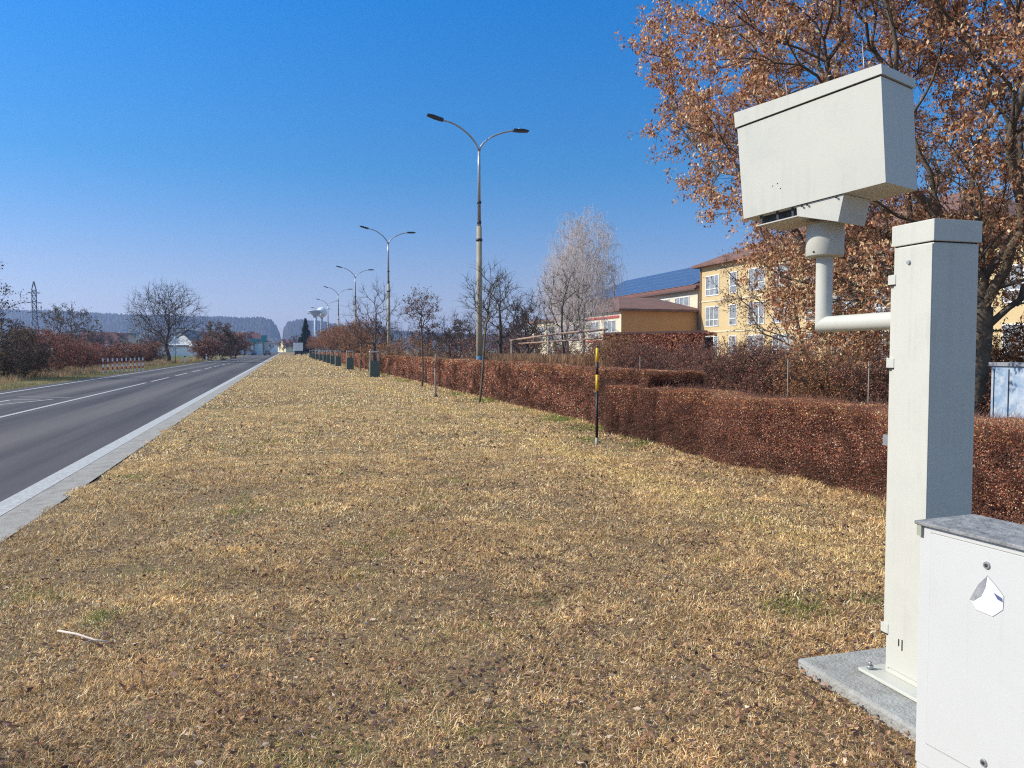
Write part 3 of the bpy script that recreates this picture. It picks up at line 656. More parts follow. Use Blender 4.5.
# ------------------------------------------------------------------ hedges
HP = [(.45, .19, .115, 4), (.32, .13, .088, 3.6), (.60, .31, .17, 2.4), (.13, .06, .05, 2.4), (.78, .56, .38, 1.2), (.28, .22, .17, 1.3)]
def hedge(name, label, x0, x1, y0, y1, h, n, tn, seed, lsize=.016, yw=None):
    rng = RS(seed); root = thing(name, (x0, y0, 0), label, 'hedge', 'clipped hedges beside the verge')
    wv = lambda y: .16 * (fbm(y, y * 0, 2.3, seed) - .5) * 2
    ztop = lambda x, y: h + .15 * (fbm(y, x, 1.3, seed + 2) - .5)
    L = y1 - y0
    # dark inner mass: an uneven solid core that closes the view through
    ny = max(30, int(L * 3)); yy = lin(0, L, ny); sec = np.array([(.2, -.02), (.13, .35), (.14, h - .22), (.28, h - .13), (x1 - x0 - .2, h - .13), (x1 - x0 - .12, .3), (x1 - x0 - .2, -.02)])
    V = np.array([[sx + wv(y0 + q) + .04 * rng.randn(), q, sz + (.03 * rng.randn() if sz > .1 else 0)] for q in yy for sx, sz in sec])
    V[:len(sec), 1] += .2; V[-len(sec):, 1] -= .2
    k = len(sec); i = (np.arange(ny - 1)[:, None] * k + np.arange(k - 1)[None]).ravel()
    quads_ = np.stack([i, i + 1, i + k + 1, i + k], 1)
    me = npmesh('inner_core', V, quads_, mat('hedge_inner', (.045, .026, .02), .95, .1, dark=(.016, .010, .009), vscale=30))
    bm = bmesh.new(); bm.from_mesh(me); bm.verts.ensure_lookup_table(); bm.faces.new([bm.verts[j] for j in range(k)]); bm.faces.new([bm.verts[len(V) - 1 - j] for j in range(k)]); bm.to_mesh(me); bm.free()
    link('inner_core', me, root)
    def surf(n):
        u = rng.rand(n); W = x1 - x0; per = h * 1.0 + W + h * .25
        s = rng.rand(n) * per; y = None
        if yw is None: y = rng.rand(n) * L
        else: y = yw(rng, n) - y0
        dep = np.abs(rng.randn(n)) * .055 - .03
        x = np.where(s < h, dep, np.where(s < h + W, s - h, W - dep)); z = np.where(s < h, s, np.where(s < h + W, h - dep, h - (s - h - W)))
        nrm = np.stack([np.where(s < h, -1., np.where(s < h + W, 0, 1.)), np.zeros(n), np.where((s >= h) & (s < h + W), 1., .15)], 1)
        # rounded shoulder
        x = x + np.where(z > h - .08, .03, 0) * (s < h)
        e = rng.rand(n) < .02; 
        holes = noise(y + y0, z * 2.2 + x, .5, seed + 7) ; keep = (holes > .22) | (rng.rand(n) < .35)
        X = x + wv(y + y0); Z = np.where(s >= h, z - h + ztop(X, y + y0), z * ztop(X, y + y0) / h)
        return np.stack([X, y, np.maximum(Z, .02)], 1)[keep], nrm[keep]
    def ends(n):
        x = rng.rand(n) * (x1 - x0); z = rng.rand(n) * h; yv = np.where(rng.rand(n) < .5, 0., L) ; sgn = np.where(yv == 0, -1., 1.)
        return np.stack([x, yv - sgn * (np.abs(rng.randn(n)) * .05), z], 1), np.stack([0 * x, sgn, 0 * x], 1)
    P, N = surf(n); P2, N2 = ends(int(n * .02) + 900); P = np.concatenate([P, P2]); N = np.concatenate([N, N2]); n_ = len(P)
    dist = np.hypot(P[:, 0] + x0, P[:, 1] + y0); sz = lsize * (.5 + .8 * rng.rand(n_)) * np.clip(dist / 11, 1, 9) ** .85
    u = unit(rng.randn(n_, 3) + N * .2); v = unit(np.cross(u, rng.randn(n_, 3)))
    V, Fc = kites(P + N * .01, u * sz[:, None], v * sz[:, None] * .6)
    c = pick(rng, n_, HP, .34); pt = fbm(P[:, 1] + y0, P[:, 2] * 2 + P[:, 0], .8, seed + 9)[:, None]; pb = noise(P[:, 1] + y0, P[:, 2] * .5, 1.1, seed + 12)[:, None]; c = c * np.clip(.32 + 1.5 * pt, .4, 1.7) * np.clip(1.6 - (pb - .5) * 4.2, .45, 1) * np.array([1.04, .97, .95]); hol = noise(P[:, 1] + y0, P[:, 2] * 1.3, .22, seed + 14)[:, None]; c = c * np.where(hol < .3, .6, 1.06); c = c * (np.where((y0 > 12) & (P[:, 1] < 2.2) & (P[:, 0] < .35), .42, 1.0))[:, None]  # shade painted into leaf colour: hollows and the recess where the hedges meet
    tp = (N[:, 2] > .5) | (P[:, 2] > h - .12); c[tp] = c[tp] * np.array([1.35, 1.3, 1.05]); en = np.abs(N[:, 1]) > .5; c[en] *= 1.5  # sunlight painted into leaf colour: top and end leaves brightened
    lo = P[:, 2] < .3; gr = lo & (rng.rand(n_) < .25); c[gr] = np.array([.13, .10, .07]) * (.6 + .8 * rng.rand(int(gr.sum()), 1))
    link('leaves', npmesh('leaves', V, Fc, LEAF, np.repeat(np.clip(c, .004, .9), 4, 0)), root)
    P, N = surf(tn); P = P - N * .08; d = unit(N * .9 + rng.randn(len(P), 3) * .6 + np.array([0, 0, .5]))
    l = np.where(N[:, 2:] > .5, .10, .15) * (.5 + rng.rand(len(P), 1)); r = .0022 * np.clip(np.hypot(P[:, 0] + x0, P[:, 1] + y0) / 11, 1, 9)
    E = P + d * l; E[:, 2] = np.maximum(E[:, 2], .02)
    V, Fc = frustums(P, E, r, r * .4)
    link('twigs', npmesh('twigs', V, Fc, mat('hedge_twig', (.40, .22, .16), .9, .1, dark=(.16, .08, .06), vscale=5)), root)
hedge('clipped_hedge', 'nearest low clipped hedge with red-brown leaves, running behind the square post', 5.87, 6.48, 1.5, 13.5, .93, 290000, 90000, 3, .0088)
def far_y(rng, n): return 12.4 * (150 / 12.4) ** (rng.rand(n) ** 1.25)
hedge('clipped_hedge', 'taller red-brown clipped hedge stretching away along the row of street lamps', 6.25, 7.35, 12.4, 150, 1.17, 330000, 80000, 4, .0110, far_y)

# ------------------------------------------------------------------ big tree with clinging brown leaves
def big_tree():
    rng = RS(5); B = (8.36, 7.86, 0)
    root = thing('leafy_tree', B, 'large pale-barked tree behind the near hedge still full of dry orange-brown leaves', 'tree')
    zs = lin(0, 5.4, 18); tr = np.stack([.04 * zs + .06 * np.sin(zs * 1.1), -.02 * zs + .05 * np.cos(zs * 1.5) - .05, zs - .08], 1)
    tg = ellips(rng, 1750, (-.15, 0.3, 5.6), (3.75, 4.3, 4.3), .25)
    tg = tg[noise(tg[:, 0] + tg[:, 2] * .7, tg[:, 1] + 9, .9, 15) > .26]
    # low hanging branches towards the building
    low = ellips(rng, 240, (-.1, 1.4, 2.6), (2.0, 2.0, 1.1), .2)
    tg = np.concatenate([tg, low]); wx = tg[:, 0] + B[0]; wy = tg[:, 1] + B[1]; az_ = np.degrees(np.arctan2(wx, wy)); tg = tg[(tg[:, 2] > 1.7) & (tg[:, 2] > 1.8 + (37.5 - az_) * .30)]
    P, T, par, R, tips = grow(rng, tg, tr, .22, .42, .0085, 2.25, sag=.10, wob=.06)
    R = R * (.138 / R[0]); R = np.maximum(R, .005); R[:3] *= [1.35, 1.2, 1.08]
    i = np.arange(1, len(P)); p = par[i]; d = unit(P[i] - P[p]); ta = T[p].copy(); br_ = R[i] < R[p] * .72; ta[br_] = d[br_]
    th = R[i] > .045
    V, Fc = frustums(P[p][th], P[i][th], np.minimum(R[p], R[i] * 1.3)[th], R[i][th], ta[th], T[i][th], 12)
    link('trunk', npmesh('trunk', V, Fc, BARKL, smooth=True), root)
    parts = []
    for lo, hi, k in ((0, .012, 4), (.012, .045, 7)):
        s = (R[i] >= lo) & (R[i] < hi); parts.append(frustums(P[p][s], P[i][s], np.minimum(R[p], R[i] * 1.25)[s], R[i][s], ta[s], T[i][s], k))
    V, Fc = join(parts); link('limbs', npmesh('limbs', V, Fc, BARK, smooth=True), root)
    sm = np.where(R < .013)[0]; 
    tp, Mm, E = twigs(rng, P[sm], T[sm] + unit(P[sm] - [0, 0, 5]) * .3, 7, .34, .003, .05, .8)
    V, Fc = join(tp); link('twigs', npmesh('twigs', V, Fc, BARK), root)
    src = np.concatenate([Mm, E]); keep = noise(src[:, 0] + src[:, 2], src[:, 1] - src[:, 2] * .5, .75, 19) > .24
    src = src[keep]; aw = np.degrees(np.arctan2(src[:, 0] + B[0], src[:, 1] + B[1])); src = src[(src[:, 2] > 3.3) | (rng.rand(len(src)) < .65)]; nc = 108000; j = rng.randint(0, len(src), nc); C = np.repeat(src[j], 3, 0) + rng.randn(nc * 3, 3) * .032
    n = len(C); u = unit(rng.randn(n, 3) * .8 + np.array([0, 0, -1.])); v = unit(np.cross(u, rng.randn(n, 3)))
    sz = .0235 * (.6 + .8 * rng.rand(n, 1)); V, Fc = kites(C + u * sz, u * sz, v * sz * .5)
    c = pick(rng, n, [(.64, .34, .17, 3), (.47, .21, .115, 3.2), (.78, .50, .28, 2.4), (.24, .11, .07, 3), (.86, .66, .40, 1.3)])
    link('leaves', npmesh('leaves', V, Fc, LEAF, np.repeat(c, 4, 0)), root)
    print('big tree nodes', len(P), 'twigs', len(E))
big_tree()

# ------------------------------------------------------------------ striped pole, stakes, tree guards, young trees
sp = thing('striped_pole', (4.97, 11.87, 0), 'thin marker pole striped black and yellow standing in front of the hedge', 'pole')
zz = [-.05, .22, .62, .66, .92, 1.01, 1.30, 1.41, 1.62]
cs = [BLACK, BLACK, BLACK, BLACK]
for a, b, m in ((-.05, .14, mat('pole_foot', (.40, .38, .35), .7)), (.14, .92, BLACK), (.92, 1.19, YELLOW), (1.19, 1.40, BLACK), (1.40, 1.64, YELLOW)):
    MB().tube([(0, 0, a), (0, 0, b)], .024, 14).build('band', m, sp)
MB().tube([(0, 0, 1.64), (0, 0, 1.665)], [.026, .018], 14).build('cap', BLACK, sp)

x, y = gp(435.5, 25.6)
sk = MB(); sk.tube([(0, 0, 1.0), (.01, 0, 1.47)], .028, 8).tube([(0, 0, -.05), (0, 0, .10), (-.01, 0, 1.0)], [.05, .034, .03], 8)
o = sk.build('wooden_stake', WOOD); o.location = (x, y, 0); tag(o, 'bare upright wooden stake standing alone on the verge', 'stake')
sb = MB(); sb.tube([(0, 0, 0), (0, 0, .16)], [.09, .05], 9).build('soil_collar', mat('collar_soil', (.16, .12, .08), .95), o)

make_tree('young_tree', 201, (*gp(422, 32.6), 0), 'slim straight young tree with a small round brown crown before the hedge', 4.15, .78, 2.55, n=130, trunk_r=.038, bark=BARKL, twig_m=BARK, leaf=[(.30, .14, .07, 3), (.2, .09, .05, 2)], nleaf=500, lsize=.045, seg=.15, tip=.006, tw=(5, .24, .006))
make_tree('young_tree', 202, (*gp(478, 22.6), 0), 'bare young tree leaning to the right in front of the hedge', 4.1, .82, 2.2, n=110, trunk_r=.035, bark=BARKL, twig_m=BARK, seg=.18, tip=.006, tw=(4, .3, .005), lean=(.5, .15))

GUARD = mat('green_mesh', (.16, .20, .165), .8, .2, dark=(.07, .10, .08), vscale=30)
def guard(loc, label, rz=0):
    g = thing('tree_guard', loc, label, 'tree guard', 'green tree guards along the verge', rz)
    for sx in (-.25, .25):
        for sy in (-.25, .25): MB().tube([(sx, sy, -.05), (sx, sy, 1.55)], .03, 8).build('stake', WOOD, g)
    rl_ = MB()
    for s in (-.25, .25): rl_.box((-.28, s - .012, 1.47), (.28, s + .012, 1.54)); rl_.box((s - .012, -.23, 1.472), (s + .012, .23, 1.538))
    rl_.build('top_rail', mat('pale_slat', (.62, .60, .55), .8), g)
    ms = MB()
    for s in (-.27, .27): ms.box((-.27, s - .004, .06), (.27, s + .004, .98)); ms.box((s - .004, -.265, .06), (s + .004, .265, .98))
    ms.build('mesh_wrap', GUARD, g)
    return g
GY = [45, 62.5, 77, 85, 93, 102, 114, 128, 143, 160]
ords = ['nearest', 'second', 'third', 'fourth', 'fifth', 'sixth', 'seventh', 'eighth', 'ninth', 'tenth and farthest']
g0 = guard((4.95, GY[0], 0), 'nearest green mesh tree guard with pale top slats, round a dark bare tree')
for k, yy_ in enumerate(GY[1:]):
    c = copy_tree(g0); c.location = (4.95, yy_, 0); c.rotation_euler = (0, 0, .05 * math.sin(yy_)); c['label'] = f'{ords[k+1]} green mesh tree guard from the camera, in the row beside the hedge'
make_tree('bare_tree', 210, (5.0, 45.0, 0), 'dark bare tree rising out of the nearest green guard with a wide loose crown', 5.6, 1.75, 1.7, n=200, trunk_r=.10, bark=BARKD, seg=.25, tip=.008, tw=(4, .45, .007))
RL = [(.46, .20, .11, 3), (.34, .15, .10, 3), (.58, .32, .18, 1), (.2, .12, .09, 2)]
yt = make_tree('young_tree', 211, (5.5, 59, 0), 'young tree with orange-red dry crown, nearest of the row by the hedge', 4.0, 1.15, 2.0, n=140, trunk_r=.05, bark=BARKL, twig_m=BARK, leaf=RL, nleaf=2000, lsize=.05, seg=.2, tip=.008, tw=(4, .3, .008), group='young orange-red trees along the hedge')
for k, (x, y) in enumerate([(5.0, 62.5), (5.0, 77), (5.0, 85), (5.0, 93), (5.0, 102), (5.0, 114), (5.0, 128), (5.0, 143), (5.0, 160)]):
    c = copy_tree(yt); c.location = (x, y, 0); c.rotation_euler = (0, 0, 1.3 * k + 1); s = .92 + .12 * math.sin(k * 2.1); c.scale = (s, s, s)
    c['label'] = f'young orange-red tree growing in the {ords[k+1]} green guard from the camera'

# ------------------------------------------------------------------ street lamps
POLEC = mat('lamp_concrete', (.44, .37, .26), .85, .2, dark=(.32, .27, .19), vscale=3)
def lamp():
    g = thing('street_lamp', (7.6, 30.5, 0), 'nearest and largest double-armed street lamp behind the hedge', 'street lamp', 'double-armed street lamps along the hedge')
    MB().tube([(0, 0, 0), (0, 0, 6.6)], [.135, .105], 16).build('pole', POLEC, g)
    MB().tube([(0, 0, .9), (0, 0, 1.35)], .137, 16).build('blue_band', mat('band_blue', (.05, .16, .26), .7), g)
    MB().tube([(0, 0, 6.6), (0, 0, 9.0), (0, 0, 9.60)], [.075, .06, .05], 12).build('upper_pole', GALV, g)
    for z in (6.0, 6.7, 7.5): MB().tube([(0, 0, z), (0, 0, z + .10)], .135 if z < 6.6 else .09, 12).build('clamp', DARKM, g)
    for sgn, ex, ez in ((-1, 1.98, 1.27), (1, 1.95, 1.0)):
        pts = []
        for k in range(13):
            f = k / 12; c1 = (sgn * .12, .55); c2 = (sgn * ex * .45, ez * .98 - .12)
            x = 3 * f * (1 - f) ** 2 * c1[0] + 3 * f * f * (1 - f) * c2[0] + f ** 3 * sgn * (ex - .45)
            z = 3 * f * (1 - f) ** 2 * c1[1] + 3 * f * f * (1 - f) * c2[1] + f ** 3 * (ez - (.14 if sgn < 0 else .04))
            pts.append((x, 0, 9.58 + z))
        a = MB().tube(pts, [.045 - .012 * k / 12 for k in range(13)], 10).build('arm', GALV, g)
        x0, z0 = pts[-1][0], pts[-1][2]; dx = sgn * .58; dz = .17 if sgn < 0 else .02
        hd = MB().prism([(x0 - sgn * .06, z0 - .04), (x0 + dx * .5, z0 + dz * .5 - .05), (x0 + dx, z0 + dz - .035), (x0 + dx, z0 + dz + .01), (x0 + dx * .6, z0 + dz * .6 + .06), (x0 - sgn * .06, z0 + .05)], 'y', -.12, .12).build('lamp_head', DARKM, g, bevel=.012)
        MB().tube([(x0 + dx * .35, 0, z0 + dz * .35 + .05), (x0 + dx * .35, 0, z0 + dz * .35 + .11)], .04, 10).build('sensor', GALV, hd)
    return g
l0 = lamp()
for k, yy_ in enumerate((59, 87.5, 116, 144.5, 173, 201.5)):
    c = copy_tree(l0); c.location = (7.6, yy_, 0); c['label'] = f'{["second","third","fourth","fifth","sixth","seventh and farthest"][k]} double-armed street lamp counting from the camera'

# ------------------------------------------------------------------ plants behind the hedge, right
BR = [(.38, .16, .11, 3), (.21, .09, .07, 3), (.52, .29, .18, 1.5), (.09, .055, .045, 2)]
OR = [(.55, .30, .14, 3), (.42, .20, .10, 3), (.24, .11, .06, 2)]
# tall clipped hedge
def block_hedge():
    rng = RS(61); a = np.array(gp(603, 29)); b = np.array(gp(704, 26)); d = b - a; L = np.hypot(*d); ang = math.atan2(d[1], d[0]); h = 2.18; wd = .9
    root = thing('tall_hedge', (a[0], a[1], 0), 'tall square-cut red-brown hedge in front of the orange annex', 'hedge', rz=ang)
    MB().box((.12, .12, -.05), (L - .12, wd - .12, h - .14)).build('inner_core', mat('inner_dark', (.05, .026, .02), .95, dark=(.02, .012, .01), vscale=20), root)  # solid dark core, closes the view between the leaves
    n = 42000; s = rng.rand(n); side = rng.rand(n); x = rng.rand(n) * L; z = rng.rand(n) * h; y = np.abs(rng.randn(n)) * .07 - .02
    top = side > .8; y[top] = rng.rand(int(top.sum())) * wd; z[top] = h - np.abs(rng.randn(int(top.sum()))) * .05 + .14 * (noise(x[top], y[top], .5, 63) - .5); e = (side > .7) & ~top; y[e] = rng.rand(int(e.sum())) * wd; x[e] = np.abs(rng.randn(int(e.sum()))) * .06
    C = np.stack([x, y, np.maximum(z, .03)], 1); u = unit(rng.randn(n, 3)); v = unit(np.cross(u, rng.randn(n, 3))); sz = .034 * (.5 + .8 * rng.rand(n, 1))
    V, Fc = kites(C, u * sz, v * sz * .55); c = pick(rng, n, [(.46, .19, .12, 3), (.32, .13, .09, 3), (.60, .33, .20, 2.0), (.14, .06, .045, 1.6)])
    c = c * (.65 + .8 * fbm(x, z, .7, 62))[:, None]
    link('leaves', npmesh('leaves', V, Fc, LEAF, np.repeat(c, 4, 0)), root)
    MB().box((.1, -.03, h + .02), (L + .1, .03, h + .08)).build('top_rail', mat('rail_brown', (.07, .03, .03), .8), root)
block_hedge()
# wooden rail frame
def rail():
    a = Vector((*gp(510, 36), 0)); b = Vector((*gp(607, 30), 0)); d = b - a; L = d.length
    root = thing('pergola', a, 'weathered wooden rail on posts between the bare fruit trees', 'pergola', rz=math.atan2(d.y, d.x))
    MB().tube([(0, 0, 2.04), (L * .5, 0, 2.28), (L, 0, 2.40)], .045, 8).tube([(0, .5, 1.9), (L, .5, 2.1)], .035, 8).build('rail', mat('rail_wood', (.36, .24, .18), .85, var=.3), root)
    for f in (.02, .44, .97): MB().tube([(L * f, 0, -.05), (L * f, 0, 2.02 + .38 * f)], .05, 8).build('post', mat('post_wood', (.34, .28, .22), .85, var=.3), root)
rail()
# wild shrubs, each its own plant: (px, depth, height, radius, palette, label)
WS = [
 (612, 27, 2.1, 1.1, OR, 'rounded rusty shrub at the left end of the tall square-cut hedge'),
 (642, 25.5, 1.75, 1.1, BR, 'rounded reddish shrub in front of the tall square-cut hedge'),
 (700, 22.5, 1.75, 1.0, BR, 'dark wild shrub just right of the tall square-cut hedge'),
 (728, 21, 1.7, 1.0, BR, 'dark reddish wild shrub below the left windows of the yellow school'),
 (757, 20, 1.85, .95, BR, 'loose dark shrub before the school, third of the wild row'),
 (788, 19, 1.6, .95, BR, 'dark tangled shrub behind the thin fence post'),
 (818, 18, 1.75, .9, OR, 'rusty brown shrub below the bent radar pipe'),
 (848, 17.2, 2.0, .85, OR, 'taller rusty orange shrub left of the square post'),
 (876, 16.5, 1.75, .8, BR, 'dark shrub showing just beside the square post'),
 (665, 24.5, 1.35, .9, BR, 'low dark shrub at the foot of the tall square-cut hedge'),
]
for k, (px, d, h, r, pal, lb) in enumerate(WS):
    x, y = gp(px, d); make_shrub('wild_shrub', 300 + k, (x, y, 0), lb, h, r, pal, n=260, nleaf=17000, lsize=.02, tip=.0045, tw=(6, .3, .0035), group='wild shrubs before the school')
for k, (px, d, h, r, pal, lb) in enumerate([
 (1005, 10.5, 1.6, .9, OR, 'orange-brown shrub behind the blue-painted box'),
 (1040, 10.6, 1.7, 1.0, OR, 'tall rusty shrub at the right edge behind the near hedge'),
 (975, 13.2, 1.6, .8, BR, 'dark shrub behind the foot of the large leafy tree'),
 (1060, 9.2, 1.2, .8, BR, 'low dark shrub at the far right edge behind the near hedge')]):
    x, y = gp(px, d); make_shrub('wild_shrub', 350 + k, (x, y, 0), lb, h, r, pal, n=240, nleaf=15000, lsize=.02, tip=.0045, tw=(6, .3, .003), group='wild shrubs before the school')
make_tree('leafy_tree', 460, (*gp(816, 23), 0), 'smaller dark leaning tree with sparse brown leaves before the school windows', 5.6, 2.3, 1.7, n=230, trunk_r=.11, bark=BARKD, leaf=[(.46, .24, .13, 3), (.30, .15, .09, 3), (.60, .38, .22, 1)], nleaf=4200, lsize=.035, seg=.22, tip=.0065, tw=(5, .3, .004), lean=(-1.3, .2))
# thin fence posts with wire
for k, (px, d, lb) in enumerate([(640, 24, 'thin pale fence post at the foot of the tall square-cut hedge'), (788, 16.2, 'thin grey fence post standing before the dark shrubs, left of the radar pipe'), (869, 13.2, 'thin grey fence post just left of the square post')]):
    x, y = gp(px, d); o = MB().tube([(0, 0, 0), (0, 0, 1.42)], .012, 8).sphere((0, 0, 1.42), .014, 8).build('fence_post', mat('fence_grey', (.24, .21, .19), .7)); o.location = (x, y, -.02); tag(o, lb, 'fence post', 'thin fence posts')
    wr = MB().tube([(0, 0, 1.35), (0, 0, 1.36)], .018, 8).build('wire_clip', GALV, o)

# bare trees and bushes behind the far hedge
DK = [(.36, .22, .14, 3), (.24, .15, .10, 2)]
BT = [
 (500, 33, 5.0, 1.05, 1.6, BARKD, 'bare dark fruit tree just right of the nearest street lamp'),
 (527, 36, 4.3, 1.3, 1.3, BARKD, 'small bare tree between the nearest lamp and the twisted dark tree'),
 (562, 38, 5.6, 1.7, 1.6, BARKD, 'twisted dark bare tree in front of the pale birch'),
 (450, 46, 4.0, 1.35, 1.2, BARKD, 'low spreading bare tree midway between the two nearest lamps'),
 (400, 62, 4.2, 1.6, 1.2, BARK, 'bare greyish tree behind the hedge left of the slim young tree'),
 (478, 52, 4.4, 1.7, 1.2, BARK, 'thin bare tree behind the nearest street lamp'),
]
for k, (px, d, h, r, z0, bk, lb) in enumerate(BT):
    make_tree('bare_tree', 400 + k, (*gp(px, d), 0), lb, h, r, z0, n=170, trunk_r=.10, bark=bk, seg=.25, tip=.008, tw=(5, .38, .0065), cat='tree', group='bare trees behind the far hedge')
for k, (px, d, h, r, lb) in enumerate([(582, 56, 12.0, 2.65, 'tall pale birch with fine drooping twigs rising above the bare trees'), (566, 60, 9.6, 2.2, 'shorter pale birch just left of the tall birch')]):
    make_tree('birch_tree', 420 + k, (*gp(px, d), 0), lb, h, r, 2.6, n=420, trunk_r=.14, bark=BIRCH, twig_m=BIRCHT, seg=.35, tip=.010, tw=(6, .65, .010), droop=.9, shell=.15, lean=(.25, 0), cat='tree', group='birches')
BU = [
 (385, 52, 2.1, 1.8, OR, 'orange-brown bush behind the hedge beside the second lamp'),
 (412, 56, 2.6, 2.0, OR, 'ochre bush behind the hedge at the slim young tree'),
 (438, 50, 2.0, 1.6, DK, 'brown bush behind the stake and the hedge'),
 (468, 44, 2.1, 1.5, BR, 'reddish bush just left of the nearest lamp pole'),
 (497, 40, 2.5, 1.5, BR, 'reddish bush just right of the nearest lamp pole'),
 (522, 38, 2.3, 1.3, BR, 'brown-red bush under the wooden rail, left end'),
 (548, 46, 2.4, 1.6, DK, 'brown bush behind the middle of the wooden rail'),
 (578, 44, 2.6, 1.6, BR, 'red-brown bush under the right end of the wooden rail'),
 (606, 40, 2.0, 1.3, BR, 'red-brown bush left of the tall square-cut hedge'),
 (362, 80, 3.6, 2.6, OR, 'pale orange bush beyond the second lamp'),
 (340, 120, 5.5, 4.0, OR, 'broad brownish tree-like bush beyond the third lamp'),
 (352, 100, 4.6, 3.0, DK, 'grey-brown bush between the second and third lamps'),
]
for k, (px, d, h, r, pal, lb) in enumerate(BU):
    make_shrub('bush', 440 + k, (*gp(px, d), 0), lb, h, r, pal, n=150, nleaf=4200, lsize=.04 * max(1, d / 45), tip=.007, tw=(5, .35, .007 * max(1, d / 50)), group='bushes behind the far hedge')
# dry reeds
def reeds():
    rng = RS(71); n = 5200; px = 490 + 118 * rng.rand(n); d = 26 + 4 * rng.rand(n) + (600 - px) * .035
    x = FW[0] * d + RT[0] * (px - 512) / F * d; y = FW[1] * d + RT[1] * (px - 512) / F * d
    A = np.stack([x, y, 0 * x - .02], 1); h = (1.15 + .35 * rng.rand(n))[:, None]; E = A + np.concatenate([.12 * rng.randn(n, 2), h], 1)
    s = np.stack([rng.randn(n), rng.randn(n), 0 * x], 1); s = unit(s) * .012
    V = np.stack([A - s, A + s, E + s * .6, E - s * .6], 1).reshape(-1, 3)
    o = link('reeds', npmesh('reeds', V, np.arange(n * 4).reshape(-1, 4), LEAF, np.repeat(pick(rng, n, [(.42, .27, .14, 2), (.33, .18, .10, 2), (.22, .12, .08, 1)]), 4, 0)))
    tag(o, 'tall dry reddish grass standing under the wooden rail', 'dry grass', kind='stuff')
reeds()
# blue painted distribution box
gb = thing('distribution_box', (7.3, 6.2, 0), 'grey distribution box smeared with blue and white paint behind the near hedge', 'distribution box', rz=0)
gm = mat('graffiti', (.48, .53, .58), .6, .3, dark=(.14, .25, .38), vscale=7, dirt=(.58, .57, .55), dscale=9)
MB().box((-.10, -.21, -.05), (.12, .21, 1.43)).build('box_body', gm, gb, bevel=.006)
MB().box((-.12, -.23, 1.43), (.14, .23, 1.47)).build('box_lid', mat('box_lid_grey', (.25, .26, .27), .7), gb, bevel=.004)
MB().box((-.108, -.004, .12), (-.101, .004, 1.40)).box((-.108, .17, .12), (-.101, .176, 1.40)).build('door_edge', DARKM, gb)

# ------------------------------------------------------------------ school
YEL = mat('yellow_render', (.58, .45, .24), .9, .2, var=.08, vscale=.3)
CRM = mat('cream_render', (.66, .60, .44), .9, .2, var=.06, vscale=.5)
ORG = mat('orange_render', (.55, .29, .12), .9, .2, var=.1, vscale=.4)
TILE = mat('red_tiles', (.24, .125, .095), .85, .2, dark=(.13, .08, .065), vscale=1.2, bump=.3, bscale=8)
WFR = mat('white_frame', (.75, .75, .73), .5, .3)
GLS = mat('window_glass', (.10, .13, .17), .12, .8); GLS2 = mat('curtained_glass', (.40, .42, .42), .2, .6, dark=(.12, .15, .18), vscale=1.2)
def win(parent, x, yc, zc, wy, hz_, face='x', glass=None, n=2):
    """window set into a wall facing -x (face x) or -y (face y)"""
    g = glass or GLS2; fr = MB(); e = .09
    def bx_(u0, u1, z0, z1, dpt, mb):
        if face == 'x': mb.box((x - dpt, u0, z0), (x + .06, u1, z1))
        else: mb.box((u0, x - dpt, z0), (u1, x + .06, z1))
    a, b = yc - wy / 2, yc + wy / 2
    bx_(a - e, a, zc - hz_ / 2 - e, zc + hz_ / 2 + e, .06, fr); bx_(b, b + e, zc - hz_ / 2 - e, zc + hz_ / 2 + e, .06, fr)
    bx_(a, b, zc + hz_ / 2, zc + hz_ / 2 + e, .06, fr); bx_(a, b, zc - hz_ / 2 - e, zc - hz_ / 2, .06, fr)
    for k in range(1, n): u = a + wy * k / n; bx_(u - .05, u + .05, zc - hz_ / 2, zc + hz_ / 2, .05, fr)
    bx_(a, b, zc - hz_ * .18 - .04, zc - hz_ * .18 + .04, .045, fr)
    f = fr.build('window', WFR, parent)
    p_ = MB(); bx_(a, b, zc - hz_ / 2, zc + hz_ / 2, .01, p_); p_.build('pane', g, f)
    return f
def hip(mb, x0, y0, x1, y1, z, zr, ridge_in, axis='y', ov=.5, th=.25):
    x0 -= ov; y0 -= ov; x1 += ov; y1 += ov; xm = (x0 + x1) / 2; ym = (y0 + y1) / 2
    if axis == 'y': r0 = (xm, y0 + ridge_in, zr); r1 = (xm, y1 - ridge_in, zr)
    else: r0 = (x0 + ridge_in, ym, zr); r1 = (x1 - ridge_in, ym, zr)
    lo = [(x0, y0, z), (x1, y0, z), (x1, y1, z), (x0, y1, z)]; hi = [(a, b, z + th) for a, b, c in lo]
    vs = lo + hi + [r0, r1]
    side = [(0, 1, 5, 4), (1, 2, 6, 5), (2, 3, 7, 6), (3, 0, 4, 7)]
    if axis == 'y': tops = [(4, 5, 8), (5, 6, 9, 8), (6, 7, 9), (7, 4, 8, 9)]
    else: tops = [(4, 5, 9, 8), (5, 6, 9), (6, 7, 8, 9), (7, 4, 8)]
    mb.poly(vs, [(3, 2, 1, 0)] + side + tops); return mb
sc = thing('school_building', (44, 76, 0), 'yellow three-storey school with red hipped roof behind the brown-leaved tree', 'building')
